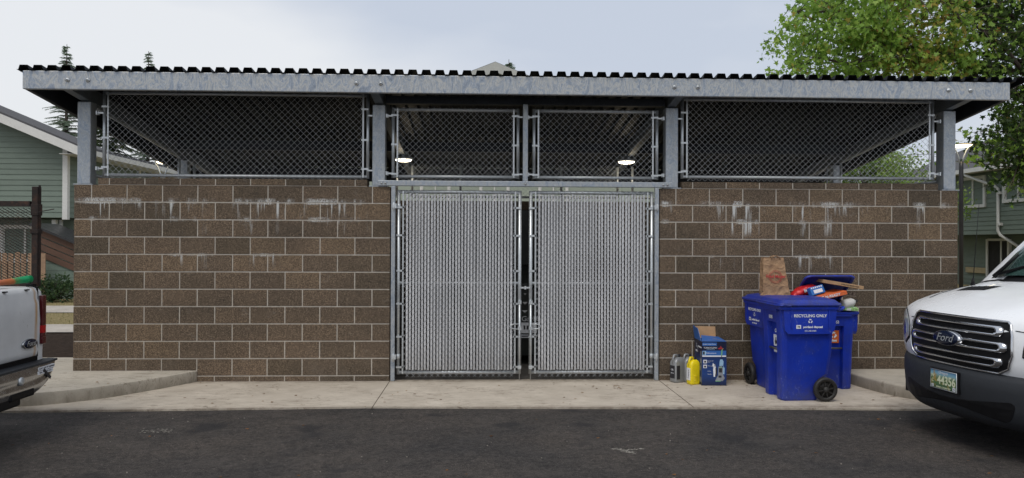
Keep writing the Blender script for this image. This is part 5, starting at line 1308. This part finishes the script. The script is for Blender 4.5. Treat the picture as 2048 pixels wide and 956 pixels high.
# big maple at the right: trunk off-frame, limbs arching over the roof end
TR = thing('maple_tree', 'big broad-leaved tree overhanging the right end of the roof, partly turned orange', 'tree', (19.6, 9.0, 0))
loc = Vector((19.6, 9.0, 0))
wood = MB(); branch(wood, [(0, 0, -.1), (-.05, 0, 1.5), (-.15, 0, 3.4), (-.1, 0, 5.4), (.1, .1, 8.0)], .38, .16, 12)
clusters = []     # (centre, radius, density, kind)
def in_world(p): return Vector(p) - loc
LB = [((12.0, 8.4, 7.0), .07), ((12.3, 8.1, 5.9), .06), ((13.6, 8.3, 6.7), .08), ((14.8, 8.6, 6.1), .08), ((15.6, 8.4, 7.3), .09), ((12.6, 9.0, 8.2), .07), ((17.1, 8.2, 4.3), .06), ((16.9, 7.9, 3.4), .05), ((18.2, 8.0, 3.9), .06), ((17.9, 7.8, 6.6), .07), ((14.2, 7.6, 7.4), .05), ((16.2, 8.8, 8.1), .07), ((18.8, 7.5, 5.2), .07)]
twigs = MB(); sprays = []
def okx(tp): return all(q.x + 19.6 > 11.0 + max(0, q.z - 6.0) * .85 for q in tp)
for (e, r) in LB:
    st = Vector((random.uniform(-.2, 0), 0, random.uniform(3.6, 6.4) if e[2] > 5 else random.uniform(3.4, 4.4)))
    pts = limb_pts(st, in_world(e), .06, 8, .12); branch(wood, pts, r * 1.5, .018, 7)
    for i in range(3, 9):
        for _ in range(7 if i > 4 else 3):
            b = pts[i]; t_ = b + Vector((random.gauss(-.1, .75), random.gauss(0, .6), random.gauss(-.05, .55))); tp = limb_pts(b, t_, -.03, 4, .1); sprays.append(tp) if okx(tp) else None; branch(twigs, tp, .014, .004, 4) if okx(tp) else None
# extra sprays filling the crown volume
def ell(c, r, n, fn=None):
    k = 0
    while k < n:
        q = Vector((random.uniform(-1, 1), random.uniform(-1, 1), random.uniform(-1, 1)))
        if q.length > 1: continue
        p = Vector((c[0] + q.x * r[0], c[1] + q.y * r[1], c[2] + q.z * r[2]))
        k += 1
        if fn and not fn(p): continue
        b = in_world(p); t_ = b + Vector((random.gauss(-.15, .35), random.gauss(0, .3), random.gauss(-.15, .3))); tp = limb_pts(b, t_, -.03, 4, .1); sprays.append(tp) if okx(tp) else None; branch(twigs, tp, .010, .003, 4) if okx(tp) else None
ell((12.95, 8.6, 7.0), (1.7, 1.5, 1.9), 185); ell((14.5, 8.8, 6.9), (1.6, 1.4, 1.6), 85); ell((13.9, 8.6, 8.4), (2.8, 1.8, 1.3), 90); ell((18.3, 8.0, 4.3), (2.0, 1.2, 1.55), 230); ell((19.2, 8.4, 6.6), (1.6, 1.5, 2.2), 90); ell((17.3, 8.8, 8.1), (1.3, 1.2, .9), 50); ell((16.4, 8.2, 5.7), (.9, .7, .5), 9)
ctr = []
for tp in sprays:
    for _ in range(random.randint(18, 36)):
        t = random.uniform(.15, 1.0) * (len(tp) - 1); i = min(int(t), len(tp) - 2); p = tp[i].lerp(tp[i + 1], t - i) + Vector((random.gauss(0, .11), random.gauss(0, .11), random.gauss(-.05, .10)))
        ctr.append((p, random.gauss(.5, .22)))
ctr = [(p, q) for p, q in ctr if p.x + loc.x > 10.92 + max(0, p.z - 6.0) * .85 + random.gauss(0, .10) and not (p.z < 3.45 + random.gauss(0, .08) and p.x + loc.x < 16.75)]
def mt(p):
    x = p.x + loc.x; z = p.z; w = math.exp(-((x - 14.9) / .85) ** 2) * .50 + (.03 if x < 14 else 0)
    if random.random() < w: return 1
    return 2 if (x > 16.2 and random.random() < .75) else 0  # shading on the crown's right side put into the leaf colour
lm_ = MB(); leaves(lm_, ctr, .125, BIG, mt)
wood.build('trunk', 'bark', TR); twigs.build('twig', 'bark', TR); tag(lm_.build('crown', ['leaf', 'leaf_warm', 'leaf_dark'], TR))
print('maple leaves', len(ctr))
def round_tree(name, label, loc_, h, rad, n, size, mats, trunk=.15, squash=1.0, shape=SMALL, seed=1, cl=26):
    random.seed(seed); t = thing(name, label, 'tree', loc_); wood = MB(); branch(wood, [(0, 0, -.1), (.05, 0, h * .3), (0, .05, h * .75)], trunk, trunk * .3, 8)
    cs = []
    for k in range(cl):
        q = Vector((random.gauss(0, 1), random.gauss(0, 1), random.gauss(0, 1))).normalized() * random.uniform(.35, 1.0)
        c0 = Vector((q.x * rad, q.y * rad, h * .62 + q.z * rad * squash)); cs.append((c0, random.uniform(.22, .38) * rad)); branch(wood, limb_pts((0, 0, h * random.uniform(.25, .6)), c0, .03, 4, .1), trunk * .3, .012, 5)
    ctr = []
    for c0, r in cs:
        for _ in range(n // cl):
            q = Vector((random.gauss(0, 1), random.gauss(0, 1), random.gauss(0, 1))).normalized() * (random.random() ** .45) * r
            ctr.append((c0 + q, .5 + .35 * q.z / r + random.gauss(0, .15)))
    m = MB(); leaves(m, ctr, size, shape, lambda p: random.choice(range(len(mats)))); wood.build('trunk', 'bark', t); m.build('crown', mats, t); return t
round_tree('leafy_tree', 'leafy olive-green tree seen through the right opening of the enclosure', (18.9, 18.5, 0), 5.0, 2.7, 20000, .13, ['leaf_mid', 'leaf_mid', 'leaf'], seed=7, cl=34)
round_tree('leafy_tree', 'dark bushy tree behind the right side street lamp pole', (19.2, 30, 0), 5.0, 1.9, 2600, .16, ['leaf_dark', 'leaf_mid'], seed=9)
round_tree('leafy_tree', 'dark broad-leaved tree beyond the long eave in the left mesh opening', (-11.5, 37.5, 0), 8.0, 3.6, 12000, .26, ['leaf_dark', 'leaf_mid'], seed=12, cl=34)
def conifer(label, loc_, h, rad, mat, seed, droop=.25, whorls=26, npt=16, size=.16, base=.1, lean=0):
    random.seed(seed); t = thing('conifer_tree', label, 'tree', loc_, 0, 'conifers behind the houses'); wood = MB(); branch(wood, [(0, 0, 0), (0, 0, h * .5), (0, 0, h)], rad * .07 + .05, .015, 7)
    m = MB()
    for k in range(whorls):
        tt = k / whorls; z = h * (base + (1 - base) * tt); L_ = rad * (1 - tt) ** .85 + .12
        for b in range(random.randint(5, 8)):
            a_ = random.uniform(0, 6.28); l = L_ * random.uniform(.65, 1.12); p0 = Vector((0, 0, z)); p1 = Vector((cos(a_) * l, sin(a_) * l, z - droop * l + random.uniform(-.1, .1) + .12 * l)); pm = (p0 + p1) / 2 + Vector((0, 0, .10 * l))
            branch(wood, [p0, pm, p1], .02 + .012 * l, .006, 4); d = (p1 - p0).normalized(); sd2 = Vector((-d.y, d.x, 0)).normalized()
            nn = max(4, int(npt * l / rad) + 3)
            for j in range(nn):
                u = (j + random.random()) / nn; c0 = p0.lerp(pm, u * 2) if u < .5 else pm.lerp(p1, u * 2 - 1)
                for s_ in (-1, 1):
                    ln = size * random.uniform(1.2, 2.4) * (1.15 - .6 * u); e = c0 + sd2 * s_ * ln * .8 + d * ln * .6 + Vector((0, 0, -ln * random.uniform(.15, .7))); w_ = size * .20; up = Vector((0, 0, w_))
                    m.add([c0 + up, c0 - up, e - up * .2, e + up * .2], [(0, 1, 2, 3)], r=min(1, max(0, .45 + random.gauss(0, .22)))); m.add([c0 + d * w_, c0 - d * w_, e], [(0, 1, 2)], r=random.random())
    wood.build('trunk', 'bark', t); m.build('crown', mat, t); return t
conifer('broad dark conifer rising behind the gable of the left green house', (-14.2, 30.5, 0), 9.4, 3.6, 'needle', 1, .35, 44, 34, .17)
conifer('pale slender conifer top above the left end of the roof', (-18.6, 35, 0), 12.7, 2.4, 'needle_far', 2, .2, 60, 34, .10)
conifer('thin distant conifer tip above the left part of the roof', (-14.3, 35.5, 0), 12.5, 2.0, 'needle_far', 3, .2, 60, 30, .09)
conifer('dark conifer seen through the left mesh opening', (-10.2, 36, 0), 10.0, 4.0, 'needle', 4, .35, 46, 60, .2)
conifer('second dark conifer further back in the left mesh opening', (-7.2, 41, 0), 9.8, 4.0, 'needle', 5, .35, 46, 60, .2)
conifer('conifer tip poking up beside the ridge of the central gable', (6.35, 38, 0), 12.9, 3.0, 'needle_far', 6, .1, 40, 22, .16)

# shrub by the left house
random.seed(33)
SH = thing('shrub', 'low dark green broad-leaved shrub at the corner of the left block wall', 'shrub', (-6.95, 12.2, 0)); ctr = []; wd = MB()
for k in range(46):
    a_ = random.uniform(0, 6.28); r = random.uniform(.2, 1.0); c0 = Vector((cos(a_) * r * .85, sin(a_) * r * .45, .14 + random.random() * .48 * (1.1 - r * .5))); branch(wd, [(0, 0, 0), c0 * .5, c0], .012, .004, 4)
    for _ in range(28): ctr.append((c0 + Vector((random.gauss(0, .13), random.gauss(0, .12), random.gauss(0, .10))), random.gauss(.5, .25)))
m = MB(); leaves(m, ctr, .11, SMALL, lambda p: 0, droop=.2); wd.build('stem', 'bark', SH); m.build('foliage', 'leaf_shrub', SH)

# ---- right green house
HR = thing('green_house', 'two-storey green house with drainpipe and house number behind the van at the right', 'house', (23.9, 12, 0))
m = MB(); lap_wall(m, (0, 0), (0, 13), 2.03, 4.46, (-1, 0, 0), .17); m.box(.02, 8, 0, 13, 2.03, 4.46); lap_wall(m, (0, 0), (8, 0), 2.03, 4.46, (0, -1, 0), .17); m.build('siding_wall', 'siding', HR)
m = MB(); lap_wall(m, (.9, 0), (.9, 13), -.1, 2.0, (-1, 0, 0), .17); m.box(.92, 8, .0, 13, -.1, 2.03); m.build('lower_wall', 'siding', HR)
m = MB(); m.hexa([(-.55, -.5, 4.46), (4, -.5, 6.3), (4, 13.5, 6.3), (-.55, 13.5, 4.46), (-.55, -.5, 4.56), (4, -.5, 6.42), (4, 13.5, 6.42), (-.55, 13.5, 4.56)]); m.hexa([(4, -.5, 6.3), (8.6, -.5, 4.46), (8.6, 13.5, 4.46), (4, 13.5, 6.3), (4, -.5, 6.42), (8.6, -.5, 4.56), (8.6, 13.5, 4.56), (4, 13.5, 6.42)]); m.build('roof', 'shingle', HR)
m = MB(); m.box(-.66, -.55, -.5, 13.5, 4.38, 4.54); m.box(-.55, .0, -.5, 13.5, 4.41, 4.43); m.build('gutter', 'white_trim', HR)
m = MB(); m.add([(0, 0, 4.43), (8, 0, 4.43), (4, 0, 6.2)], [(0, 1, 2)]); m.build('gable_wall', 'siding', HR)
window(HR, (-.03, 8.15, 3.68), (0, 1, 0), 1.30, .98, (-1, 0, 0)); window(HR, (-.03, 5.6, 3.78), (0, 1, 0), 1.35, .98, (-1, 0, 0)); window(HR, (-.03, 2.0, 3.7), (0, 1, 0), 1.3, 1.0, (-1, 0, 0))
m = MB(); m.tube([(-.60, 7.9, 4.40), (-.55, 7.75, 4.28), (-.12, 6.75, 3.82), (-.08, 6.62, 3.72), (-.08, 6.62, 2.15), (-.05, 6.55, 2.0), (.55, 5.9, 1.35), (.80, 5.6, 1.1), (.82, 5.6, 0)], .055, 10)
for z in (3.5, 2.35): m.box(-.13, -.02, 6.44, 6.58, z, z + .10)
m.build('drainpipe', 'white_trim', HR)
m = MB(); m.box(.82, .9, 7.35, 8.50, -.1, 1.80); m.build('door', 'dark_opening', HR)
m = MB(); m.box(.78, .92, 7.25, 7.36, -.1, 1.86); m.box(.78, .92, 8.49, 8.60, -.1, 1.86); m.box(.78, .92, 7.36, 8.49, 1.79, 1.88); m.box(.80, .86, 7.70, 7.78, -.1, 1.78); m.build('door_frame', 'white_trim', HR)
text_mesh('109', .20, 'print_white', HR, (.86, 6.95, 1.16), (0, -1, 0), (0, 0, 1)); m = MB(); m.box(.865, .90, 6.72, 7.18, 1.03, 1.29); m.build('number_plaque', 'black_steel', HR)
m = MB(); m.box(.80, .9, 8.62, 9.9, .50, .72); m.build('tan_sill', simple('tan_board', (.42, .34, .20), .7), HR)
m = MB(); m.box(.72, .80, 7.0, 7.3, .55, .70); m.build('mailbox', 'black_steel', HR)
# ---- central gable house behind the roof, and the far right grey roof
HC = thing('tall_house', 'pale-gabled house whose peak shows above the middle of the roof', 'house', (5.37, 30, 0))
m = MB(); m.box(-9.5, 9.5, .05, 14, 0, 7.0); m.add([(-6.5, 0, 0), (6.5, 0, 0), (6.5, 0, 7.75), (0, 0, 10.35), (-6.5, 0, 7.75)], [(0, 1, 2, 3, 4)]); m.build('wall', 'siding_pale', HC)
m = MB()
for s_ in (-1, 1): m.hexa([(min(0, s_ * 7.2), -.7, 7.72 if s_ < 0 else 10.6), (max(0, s_ * 7.2), -.7, 10.6 if s_ < 0 else 7.72), (max(0, s_ * 7.2), 14.5, 10.6 if s_ < 0 else 7.72), (min(0, s_ * 7.2), 14.5, 7.72 if s_ < 0 else 10.6),
                         (min(0, s_ * 7.2), -.7, 7.82 if s_ < 0 else 10.70), (max(0, s_ * 7.2), -.7, 10.70 if s_ < 0 else 7.82), (max(0, s_ * 7.2), 14.5, 10.70 if s_ < 0 else 7.82), (min(0, s_ * 7.2), 14.5, 7.82 if s_ < 0 else 10.70)])
m.build('roof', 'shingle', HC)
m = MB()
for s_ in (-1, 1): m.hexa([(min(0, s_ * 7.2), -.76, 7.30 if s_ < 0 else 10.18), (max(0, s_ * 7.2), -.76, 10.18 if s_ < 0 else 7.30), (max(0, s_ * 7.2), -.71, 10.18 if s_ < 0 else 7.30), (min(0, s_ * 7.2), -.71, 7.30 if s_ < 0 else 10.18),
                         (min(0, s_ * 7.2), -.76, 7.79 if s_ < 0 else 10.67), (max(0, s_ * 7.2), -.76, 10.67 if s_ < 0 else 7.79), (max(0, s_ * 7.2), -.71, 10.67 if s_ < 0 else 7.79), (min(0, s_ * 7.2), -.71, 7.79 if s_ < 0 else 10.67)])
m.build('rake_board', 'curtain', HC)
for (x_, z_) in ((-3, 4.2), (0, 4.2), (3, 4.2)): window(HC, (x_, -.02, z_), (1, 0, 0), 1.3, 1.1, (0, -1, 0))
FR = thing('low_building', 'low building with dark roof edge just above the right parapet', 'building', (19.35, 17, 0))
m = MB(); m.box(-.7, .7, 0, 4, 0, 3.35); m.build('wall', 'siding', FR)
m = MB(); m.hexa([(-.95, -.5, 3.45), (.95, -.5, 3.65), (.95, 2, 3.95), (-.95, 2, 3.75), (-.95, -.5, 3.55), (.95, -.5, 3.75), (.95, 2, 4.05), (-.95, 2, 3.85)]); m.build('roof', 'shingle', FR)

# ---- street lamps
def street_lamp(loc_, h, label, rz=0, r=.047, head=.235):
    t = thing('street_lamp', label, 'street lamp', loc_, rz, 'lit street lamps')
    m = MB(); m.tube([(0, 0, 0), (0, 0, h - .52), (0, 0, h - .38)], [r, r, r * .85], 14); m.lathe([(r * 1.8, 0), (r * 1.8, .08), (r, .12)], 14); m.build('pole', 'black_steel', t)
    m = MB()
    for s_ in (-1, 1): m.tube([(s_ * .03, 0, h - .42), (s_ * .06, 0, h - .28), (s_ * .12, 0, h - .13), (s_ * .20, 0, h - .01)], [.022, .018, .014, .012], 8)
    m.build('yoke_arm', 'galv', t)
    m = MB(); m.lathe([(0, h + .03), (.12, h + .03), (head + .02, h + .012), (head + .025, h), (head, h - .006), (0, h - .004)], 28); m.build('lamp_head', simple('bronze_lamp_head', (.10, .075, .055), .5, .3, .1, 9), t)
    m = MB(); m.lathe([(head - .01, h - .007), (head * .7, h - .045), (0, h - .055)], 24); m.build('diffuser', 'street_glow', t)
street_lamp((15.66, 8.0, -.05), 3.96, 'black street lamp, lit amber, between the right end post and the tree')
street_lamp((-2.90, 9.6, -.05), 3.60, 'lit street lamp seen through the left mesh opening', head=.16)
# ---- overhead wires at the right
CW = thing('overhead_wire', 'thin overhead wires crossing the sky beside the right street lamp', 'wire', (20, 30, 8.4))
for (z0, z1) in ((0, .9), (-.6, .6), (-2.1, -2.0)):
    m = MB(); m.tube([(-5 + 2.0 * k, 0, z0 + (z1 - z0) * k / 8 - .10 * sin(pi * k / 8)) for k in range(9)], .012, 4); m.build('wire_strand', 'black_steel', CW)
